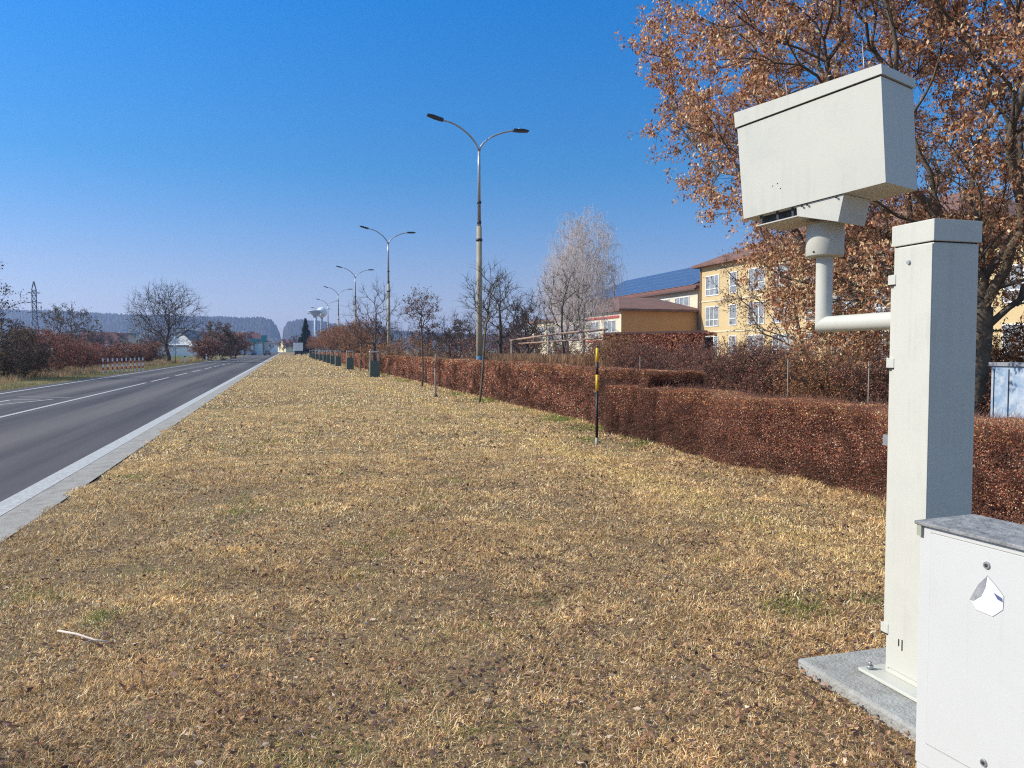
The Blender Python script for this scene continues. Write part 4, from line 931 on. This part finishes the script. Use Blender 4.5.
# local origin at (44,76); facade faces -x
MB().box((0, -34, -.1), (14, 0, 10.6)).build('wall', YEL, sc)
hip(MB(), 0, -34, 14, 0, 10.6, 14.0, 7, 'y', .7).build('roof', TILE, sc)
for fl, zc in enumerate((2.0, 5.2, 8.5)):
    for k in range(8):
        yc = -2.6 - k * 4.05
        win(sc, -.0, yc, zc, 2.5 if k % 3 != 1 else 1.2, 2.0, 'x', n=3 if k % 3 != 1 else 1)
MB().box((-.06, -34, 3.5), (0, -.02, 3.62)).box((-.06, -34, 6.8), (0, -.02, 6.92)).build('string_course', CRM, sc)
MB().tube([(-.12, -.3, 0), (-.12, -.3, 10.5)], .07, 8).build('downpipe', mat('downpipe', (.25, .12, .08), .6), sc)
# nearer projecting wing seen right of the square post
nw = thing('school_wing', (38, 36, 0), 'nearest yellow wing of the school seen right of the square post', 'building')
MB().box((0, -16, -.1), (12, 0, 7.6)).build('wall', YEL, nw)
hip(MB(), 0, -16, 12, 0, 7.6, 10, 6, 'y', .5).build('roof', TILE, nw)
MB().box((-.09, -.9, 0), (-.001, 0, 7.58)).build('corner_stripe', CRM, nw)
MB().tube([(-.16, -1.2, 0), (-.16, -1.2, 7.5)], .08, 8).build('downpipe', mat('downpipe_b', (.25, .12, .08), .6), nw)
for zc in (2.0, 5.2):
    for k in range(3): win(nw, 0, -4 - 4.4 * k, zc, 2.2, 1.9, 'x', n=2)
# orange annex
an = thing('annex', (34.8, 76.4, 0), 'low orange annex with red tiled roof left of the yellow school', 'building')
MB().box((0, 0, -.1), (9.1, 12, 5.8)).build('wall', ORG, an); MB().box((.4, 12.02, -.1), (9.1, 34, 5.5)).build('rear_wall', CRM, an); MB().box((.1, 12.02, 5.5), (9.1, 34.3, 5.85)).build('flat_roof', TILE, an)
MB().box((-.04, .03, -.1), (0, 11.9, 5.78)).build('lit_wall', CRM, an)  # paler panel on the sunward side, sunlight put into its colour
hip(MB(), 0, 0, 9.1, 12, 5.8, 7.7, 2.8, 'x', .5).build('roof', TILE, an)
for k in range(2): win(an, -.04, 3 + 4.6 * k, 3.9, 3.0, 1.8, 'x', n=3)
for k in range(4): win(an, .4, 15 + 4.6 * k, 3.7, 3.4, 2.0, 'x', n=3)
MB().box((-.12, .5, 5.1), (-.05, 11.5, 5.35)).box((-.12, .5, 2.5), (-.05, 11.5, 2.7)).build('red_trim', RED, an)
# long wing with solar panels
lw = thing('long_wing', (44.3, 77, 0), 'long cream school wing with blue solar panels on its roof', 'building')
MB().box((0, 0, -.1), (13.4, 40, 8.5)).build('wall', CRM, lw)
hip(MB(), 0, 0, 13.4, 40, 8.5, 12.3, 8, 'y', .6).build('roof', mat('dark_red_roof', (.22, .09, .07), .85, dark=(.14, .07, .06), vscale=1), lw)
# panels lie on the -x slope: from eave (x -.6, z 8.75) to ridge (x 6.7, z 12.3)
sl_ = Vector((7.3, 0, 3.55)).normalized(); nn = Vector((-sl_.z, 0, sl_.x))
PV = mat('solar_cells', (.055, .095, .19), .3, .6, dark=(.04, .07, .14), vscale=.8)
PVF = mat('panel_frame', (.35, .40, .48), .35, .5, metal=.5)
for r_ in range(5):
    for c_ in range(22):
        y0 = .2 + c_ * 1.75 + r_ * .0; s0 = .28 + r_ * 1.555
        if y0 + 1.7 > 40 - s0 * .95: continue
        o3 = Vector((-.6, 0, 8.75)) + sl_ * s0 + nn * .06
        Mx = Matrix.Translation(o3) @ Matrix(((sl_.x, 0, nn.x, 0), (0, 1, 0, 0), (sl_.z, 0, nn.z, 0), (0, 0, 0, 1)))
        p_ = MB().box((0, y0, 0), (1.50, y0 + 1.68, .05), Mx).build('solar_panel', PVF, lw)
        MB().box((.03, y0 + .03, .051), (1.47, y0 + .82, .056), Mx).box((.03, y0 + .86, .051), (1.47, y0 + 1.65, .056), Mx).build('cells', PV, p_)
MB().box((-.66, -.4, 8.3), (-.4, 40.4, 8.5)).build('gutter', mat('gutter_brown', (.10, .06, .05), .7), lw)
for k in range(8): win(lw, 0, 3.5 + 4.7 * k, 6.9, 3.2, 1.5, 'x', n=3)
MB().tube([(-.3, 22, 8.8), (-.3, 22, 11.0)], .04, 6).build('aerial', DARKM, lw)

# ------------------------------------------------------------------ left side
RD = [(.40, .14, .10, 4), (.28, .11, .085, 3), (.50, .27, .17, 1.5), (.09, .04, .035, 2)]
DKL = [(.19, .13, .09, 3), (.27, .17, .11, 2), (.06, .05, .03, 2)]
make_tree('dark_tree', 500, (*gp(-42, 43), 0), 'dark tree at the left edge with one branch reaching into the sky', 7.0, 3.2, 1.0, n=260, trunk_r=.14, bark=BARKD, leaf=[(.07, .06, .05, 1), (.10, .06, .05, 1)], nleaf=5000, lsize=.06, seg=.3, tip=.009, tw=(5, .4, .008))
LS = [
 (2, 41, 2.9, 1.6, DKL, 'dark tangled shrub at the left edge of the view'),
 (22, 44, 2.6, 1.5, DKL, 'dark brown shrub second from the left edge'),
 (36, 50, 2.9, 1.6, RD, 'deep red shrub beside the dark ones at left'),
 (56, 54, 2.8, 1.7, RD, 'bright red shrub in the middle of the left row'),
 (80, 64, 2.2, 1.7, RD, 'low red shrub to the left of the striped barrier posts'),
 (98, 72, 2.0, 1.7, RD, 'small red shrub right behind the striped barrier posts'),
 (125, 86, 2.3, 2.0, BR, 'brown shrub behind the right end of the striped barrier'),
 (146, 92, 2.6, 2.2, BR, 'purple-brown shrub left of the large bare tree'),
 (207, 118, 3.4, 2.3, BR, 'purple-brown shrub right of the white house'),
 (221, 124, 6.2, 3.0, DKL, 'tall dark pointed bush near the bend of the road'),
 (234, 150, 5.0, 3.2, BR, 'rusty bush left of the filling station'),
]
for k, (px, d, h, r, pal, lb) in enumerate(LS):
    make_shrub('roadside_shrub', 520 + k, (*gp(px, d), 0), lb, h, r * 1.15, pal, n=190, nleaf=9500, lsize=.042 * max(1, d / 60), tip=.008, tw=(5, .35, .008 * max(1, d / 60)), group='shrubs left of the road')
make_tree('bare_tree', 540, (*gp(62, 78), 0), 'bare olive-brown tree rising above the red shrubs at left', 6.2, 3.6, 1.2, n=260, trunk_r=.14, bark=BARKD, leaf=[(.10, .09, .05, 1), (.16, .10, .06, 1)], nleaf=2500, lsize=.08, seg=.4, tip=.012, tw=(5, .5, .012), group='bare trees left of the road')
make_tree('bare_tree', 541, (*gp(168, 100), 0), 'large bare tree with a fan of black branches beside the road', 10.4, 4.9, 1.6, n=620, trunk_r=.24, bark=BARKD, seg=.5, tip=.014, tw=(4, .9, .014), group='bare trees left of the road', shell=.15)
make_tree('bare_tree', 542, (*gp(137, 125), 0), 'paler bare tree left of the large bare tree', 8.0, 3.0, 2.0, n=220, trunk_r=.15, bark=BARK, twig_m=BIRCHT, seg=.5, tip=.014, tw=(4, .7, .014), group='bare trees left of the road')
# red and white barrier
ba = Vector((*gp(103, 53), 0)); bb = Vector((*gp(143, 59.5), 0))
WR = WHITE
wood_b = mat('barrier_rail', (.34, .16, .11), .8, var=.3)
def bpost(loc, lb):
    g = thing('barrier_post', loc, lb, 'post', 'red and white posts of the roadside barrier')
    for a, b, m in ((-.05, .20, WR), (.20, .40, RED), (.40, .62, WR), (.62, .80, RED), (.80, 1.02, WR)): MB().box((-.042, -.042, a), (.042, .042, b)).build('band', m, g)
    return g
b0 = bpost(ba, 'leftmost red and white striped post of the roadside barrier')
for k in range(1, 10):
    c = copy_tree(b0); c.location = ba.lerp(bb, k / 9); c['label'] = f'{ords[k].split()[0] if k < 9 else "rightmost"} red and white striped barrier post counted from the left' if k < 9 else 'rightmost red and white striped post of the roadside barrier'
# sign
sg = thing('warning_sign', (*gp(175.5, 92), 0), 'triangular warning sign seen from its grey back before the bare tree', 'road sign', rz=.25)
MB().tube([(0, 0, -.1), (0, 0, 3.1)], .05, 10).build('post', GALV, sg)
MB().prism([(-.55, 2.35), (.55, 2.35), (.50, 2.43), (.06, 3.30), (-.06, 3.30), (-.50, 2.43)], 'y', .052, .075).build('sign_plate', mat('sign_back', (.80, .80, .80), .6), sg)
MB().box((-.2, .02, 1.7), (.2, .045, 2.2)).build('small_plate', mat('sign_back_b', (.55, .56, .57), .6), sg)
for px, d, lb in ((185, 98, 'short white roadside delineator post right of the triangular sign'), (206.5, 112, 'short white roadside delineator post before the purple-brown shrub')):
    q = thing('delineator', (*gp(px, d), 0), lb, 'delineator post', 'white delineators')
    MB().prism([(-.09, -.05), (.09, -.05), (.09, .95), (-.09, 1.05)], 'y', -.05, .05).build('post_body', WHITE, q)
    MB().box((-.094, -.054, .72), (.094, .054, .84)).build('black_band', BLACK, q)
# white house, small town
def house(loc, rz, lx, ly, hw, hr, wall, roof, lb, chim=True, nm='house', win_n=2, group='houses beyond the fields'):
    g = thing(nm, loc, lb, 'house', group, rz)
    MB().prism([(-lx/2, -.2), (lx/2, -.2), (lx/2, hw), (0, hr), (-lx/2, hw)], 'y', -ly/2, ly/2).build('wall', wall, g)
    o_ = .4; s_ = (hr - hw) / (lx / 2)
    rf = MB().prism([(-lx/2 - o_, hw - o_ * s_), (0, hr), (lx/2 + o_, hw - o_ * s_), (lx/2 + o_, hw - o_ * s_ + .25), (0, hr + .3), (-lx/2 - o_, hw - o_ * s_ + .25)], 'y', -ly/2 - .4, ly/2 + .4).build('roof', roof, g)
    if chim: MB().box((-.9, -.4, hr - 1.2), (-.3, .3, hr + .9)).build('chimney', wall, rf)
    for k in range(win_n):
        u = -lx/2 + lx * (k + .5) / win_n
        f = MB().box((u - .6, -ly/2 - .05, 1.1), (u + .6, -ly/2 + .05, 2.4)).build('window', WFR, g)
        MB().box((u - .5, -ly/2 - .07, 1.2), (u + .5, -ly/2 - .052, 2.3)).build('pane', GLS, f)
    return g
GREYR = mat('grey_roof', (.16, .17, .19), .8); WH = mat('white_render', (.80, .79, .76), .9); DRED = mat('far_red_roof', (.27, .10, .075), .9)
PINK = mat('pale_render', (.55, .44, .35), .9); YW = mat('pale_yellow_render', (.75, .66, .38), .9)
house((*gp(189, 225), 0), math.radians(-38), 8.5, 6, 4.0, 7.0, WH, GREYR, 'white gabled house right of the large bare tree')
house((*gp(199, 262), 0), math.radians(-40), 8, 12, 4.2, 7.6, WH, DRED, 'red-roofed white house behind the white gabled one')
g = MB().box((-6, -1.5, 0), (6, 1.5, 2.6)).build('outbuilding', WH); g.location = (*gp(180, 222), 0); tag(g, 'low white outbuilding attached left of the white gabled house', 'outbuilding')
MB().box((-6.3, -1.8, 2.6), (6.3, 1.8, 3.0)).build('roof', GREYR, g)
for k, (px, d, rz, lx, ly, hw, hr, wl, rf, lb) in enumerate([
 (72, 330, .4, 9, 13, 4.5, 8, PINK, DRED, 'pale house with red roof farthest left beyond the shrubs'),
 (88, 350, 1.2, 9, 14, 5, 9, PINK, DRED, 'broad red-roofed house behind the striped barrier'),
 (100, 310, .1, 9, 12, 4.5, 8.4, WH, DRED, 'white house with red roof left of the pale yellow tower'),
 (122, 340, .8, 10, 14, 5, 8.8, PINK, DRED, 'red-roofed house right of the pale yellow tower'),
 (134, 300, 1.4, 9, 12, 4.4, 8, PINK, GREYR, 'grey-roofed house behind the paler bare tree'),
 (212, 330, .3, 10, 13, 5, 8.8, PINK, DRED, 'red-roofed house above the purple-brown shrub'),
 (224, 420, 1.1, 10, 14, 5.5, 9.5, WH, DRED, 'distant red-roofed house left of the filling station'),
 (245, 380, .7, 14, 18, 6, 10, PINK, DRED, 'large red-roofed house behind the filling station'),
 (262, 520, .2, 12, 14, 6, 9, WH, GREYR, 'small white house left of the road at the far end'),
 (268, 600, .9, 12, 14, 6, 9.5, WH, DRED, 'distant white house beside the road end with red roof'),
 (291, 560, .3, 12, 14, 5, 8.5, YW, DRED, 'pale yellow house at the end of the verge'),
 (277, 760, .3, 14, 18, 7, 12, WH, GREYR, 'white block closing the far end of the road')]):
    house((*gp(px, d), 0), -1.4 + rz, lx, ly, hw, hr, wl, rf, lb, True)
tw_ = thing('tower_block', (*gp(112, 345), 0), 'narrow pale yellow tower among the red roofs at left', 'building')
MB().box((-1.6, -1.6, 0), (1.6, 1.6, 9)).build('wall', YW, tw_); MB().box((-1.9, -1.9, 9), (1.9, 1.9, 9.5)).build('roof', GREYR, tw_)
# filling station
fs = thing('filling_station', (*gp(240, 255), 0), 'teal and white filling station beside the road', 'filling station', rz=.15)
TEAL = mat('teal_paint', (.05, .25, .27), .6)
MB().box((-9, -5, 4.2), (6, 5, 5.2)).build('canopy', TEAL, fs)
for x_ in (-8, -4.2, .5, 5):
    for y_ in (-4, 4): MB().box((x_ - .35, y_ - .35, -.1), (x_ + .35, y_ + .35, 4.2)).build('column', mat('column_pale', (.45, .62, .66), .6), fs)
MB().box((-7, 7, 0), (8, 13, 3.6)).build('shop', WH, fs)
for x_ in (-6, 2.5): MB().box((x_ - .5, -1.2, 0), (x_ + .5, 1.2, 1.8)).box((x_ - .42, -1.22, 1.0), (x_ + .42, 1.22, 1.6)).build('pump', WHITE, fs)
MB().box((6.6, -6, 0), (7.1, -5.7, 6.0)).box((6.0, -6.01, 4.2), (7.9, -5.69, 6.4)).build('price_pillar', TEAL, fs)
# cars
def car(loc, rz, paint, lb, s=1.0):
    g = thing('car', loc, lb, 'car', 'cars in the distance', rz); g.scale = (s, s, s)
    hb = MB().prism([(-2.1, .28), (-2.15, .62), (-2.05, .88), (-1.2, .95), (1.85, .93), (2.1, .82), (2.12, .3)], 'x', -.86, .86)
    hb.build('body', paint, g, bevel=.06)
    MB().prism([(-1.15, .94), (-.55, 1.42), (1.25, 1.44), (1.85, .92)], 'x', -.72, .72).build('cabin', mat('car_glass', (.03, .035, .04), .15, .7), g, bevel=.04)
    MB().prism([(-.5, 1.43), (1.2, 1.45), (1.15, 1.49), (-.42, 1.48)], 'x', -.70, .70).build('roof', paint, g)
    for sx in (-.78, .78):
        for y_ in (-1.35, 1.35):
            wl = MB().tube([(sx - .11, y_, .32), (sx + .11, y_, .32)], .32, 18).build('wheel', BLACK, g)
            MB().tube([(sx - .12, y_, .32), (sx + .12, y_, .32)], .18, 12).build('rim', GALV, wl)
    for sx in (-.65, .65):
        MB().box((sx - .16, -2.16, .62), (sx + .16, -2.10, .76)).build('headlight', WHITE, g)
        MB().box((sx - .14, 2.06, .62), (sx + .14, 2.13, .80)).build('tail_light', RED, g)
    MB().box((-.26, 2.10, .42), (.26, 2.14, .54)).build('number_plate', WHITE, g)
    return g
# built with the nose towards -y: it faces the camera
car((-4.9, 235, 0), math.pi, mat('car_dark', (.02, .022, .03), .35, .6), 'dark car driving away in the right lane at the far end')
car((*gp(252, 235), 0), .3, mat('car_blue', (.03, .05, .12), .35, .6), 'dark blue car at the exit of the filling station')
car((*gp(248, 262), 0), 1.2, mat('car_red', (.35, .05, .04), .35, .6), 'red car parked below the filling station canopy')
car((-8.4, 330, 0), 0, mat('car_silver', (.5, .5, .52), .35, .6), 'pale car approaching in the left lane far away')
# box truck
tk = thing('truck', (3.75, 235, 0), 'small box truck with white body parked at the end of the verge', 'truck')
MB().box((-1.25, -3, 1.35), (1.25, 2.6, 3.7)).build('cargo_box', WHITE, tk, bevel=.04)
MB().prism([(2.65, .5), (2.65, 2.5), (3.6, 2.5), (4.2, 1.4), (4.25, .5)], 'x', -1.05, 1.05).build('cab', mat('cab_dark', (.05, .05, .06), .5), tk, bevel=.05)
MB().box((-1.0, -2.95, .55), (1.0, 3.5, 1.33)).build('chassis', DARKM, tk)
for sx in (-.95, .95):
    for y_ in (-1.9, 3.0): MB().tube([(sx - .16, y_, .45), (sx + .16, y_, .45)], .45, 18).build('wheel', BLACK, tk)
# conifer
def conifer(px, d, h, r, lb, seed):
    rng = RS(seed); g = thing('conifer', (*gp(px, d), 0), lb, 'conifer')
    MB().tube([(0, 0, -.1), (0, 0, h)], [.22, .03], 10).build('trunk', BARK, g)
    n = 15000; z = 1 + (h - 1) * rng.rand(n) ** 1.1; a = rng.rand(n) * 6.28; lay = .62 + .38 * np.sin(z * 3.1 + 2 * np.sin(a * 3 + z)) * np.sin(a * 2 + z * 1.7); rr = r * (1 - z / h) ** .85 * lay * rng.rand(n) ** .45
    C = np.stack([rr * np.cos(a), rr * np.sin(a), z - rr * .25], 1); u = unit(np.stack([np.cos(a), np.sin(a), -.5 + .3 * rng.randn(n)], 1)); v = unit(np.cross(u, rng.randn(n, 3)))
    V, Fc = kites(C, u * (.25 + .3 * rng.rand(n, 1)), v * .10); link('crown', npmesh('crown', V, Fc, LEAF, np.repeat(pick(rng, n, [(.025, .045, .025, 2), (.04, .06, .03, 1)]), 4, 0)), g)
conifer(306, 262, 12.2, 3.9, 'dark green spruce left of the water towers', 601)
conifer(300, 330, 7, 2.2, 'small dark spruce behind the parked box truck', 602)
# water towers
BLU = mat('tower_steel', (.34, .42, .52), .6, var=.1)
wt = thing('water_tower', (*gp(316, 560), 0), 'mushroom-shaped water tower with flat flared blue head', 'water tower')
MB().tube([(0, 0, 0), (0, 0, 25)], [1.5, 1.1], 20).build('shaft', BLU, wt)
MB().tube([(0, 0, 25), (0, 0, 26.5), (0, 0, 29.4), (0, 0, 30.1), (0, 0, 30.6)], [1.2, 1.9, 5.6, 5.6, .6], 32).build('tank', BLU, wt)
wt = thing('water_tower', (*gp(322.2, 575), 0), 'round white ball water tower on a slim shaft', 'water tower')
MB().tube([(0, 0, 0), (0, 0, 26)], [1.0, .9], 16).build('shaft', BLU, wt)
MB().sphere((0, 0, 29.5), 3.9, 28).build('tank', WHITE, wt)
MB().tube([(0, 0, 25), (0, 0, 27)], [.9, 1.8], 16).build('neck', BLU, wt)
# pylon
def pylon(px, d, h, lb):
    g = thing('pylon', (*gp(px, d), 0), lb, 'pylon', rz=.35); mb = MB(); S = mat('pylon_steel', (.05, .055, .07), .7)
    def half(z): return 3.8 - 2.4 * min(z / (h * .5), 1) if z < h * .9 else .35
    zs = [0, h*.1, h*.2, h*.3, h*.4, h*.48, h*.56, h*.64, h*.72, h*.80, h*.88, h]
    for a, b in zip(zs, zs[1:]):
        ha, hb = half(a), half(b); A = [(ha, ha, a), (-ha, ha, a), (-ha, -ha, a), (ha, -ha, a)]; B_ = [(hb, hb, b), (-hb, hb, b), (-hb, -hb, b), (hb, -hb, b)]
        for k in range(4):
            mb.tube([A[k], B_[k]], .24, 4); mb.tube([A[k], B_[(k + 1) % 4]], .13, 4); mb.tube([A[(k + 1) % 4], B_[k]], .13, 4); mb.tube([B_[k], B_[(k + 1) % 4]], .22, 4)
    mb.build('lattice', S, g)
    for z, L in ((h*.56, 4.6), (h*.70, 4.8), (h*.84, 4.0)):
        MB().tube([(-L, 0, z + .1), (0, 0, z + 1.1), (L, 0, z + .1)], .17, 4).tube([(-L, 0, z), (L, 0, z)], .2, 4).build('cross_arm', S, g)
pylon(36, 560, 51, 'tall steel lattice pylon above the wooded ridge at left')
# distant bare trees among houses: copies of one broad crown
far0 = make_tree('distant_tree', 700, (*gp(92, 240), 0), 'distant bare tree above the striped barrier', 7.5, 3.4, 1.2, n=110, trunk_r=.2, bark=BARKD, leaf=[(.13, .07, .06, 2), (.09, .065, .05, 2)], nleaf=2600, lsize=.17, seg=.6, tip=.025, tw=(4, .8, .028), group='distant trees around the houses')
FT = [(15, 210, 1.1, 'behind the dark shrubs at the left edge'), (48, 260, 1.1, 'right of the pylon foot'), (75, 290, 1.0, 'before the farthest left red-roofed house'), (104, 260, .9, 'just left of the pale yellow tower'),
 (120, 280, 1.0, 'just right of the pale yellow tower'), (150, 250, .9, 'behind the purple-brown shrub by the bare tree'), (162, 300, 1.1, 'behind the trunk of the large bare tree'), (196, 290, .8, 'behind the white gabled house'),
 (228, 280, 1.0, 'left of the filling station canopy'), (250, 330, 1.1, 'behind the filling station shop'), (258, 400, 1.1, 'left of the small white house at the road end'), (270, 520, 1.2, 'left of the road end, farthest away'),
 (284, 480, 1.0, 'where the verge meets the road end'), (296, 420, 1.1, 'left of the spruce'), (314, 300, 1.0, 'right of the spruce'), (324, 260, 1.0, 'below the round water tower'),
 (332, 220, .95, 'behind the fourth lamp'), (344, 190, .9, 'behind the third lamp'), (362, 150, .85, 'between the second and third lamps'), (376, 140, .8, 'behind the bare tree in the nearest guard'), (430, 120, .8, 'far behind the stake'),
 (460, 110, .8, 'far left of the nearest lamp pole'), (520, 105, .85, 'far behind the wooden rail'), (604, 100, .8, 'left of the annex, behind the birches')]
for k, (px, d, s, wh) in enumerate(FT):
    c = copy_tree(far0); c.location = (*gp(px, d), 0); c.rotation_euler = (0, 0, k * 1.7); c.scale = (s * (1 + .15 * math.sin(k)), s, s * (1 + .15 * math.cos(k * 2))); c['label'] = 'distant brown tree ' + wh
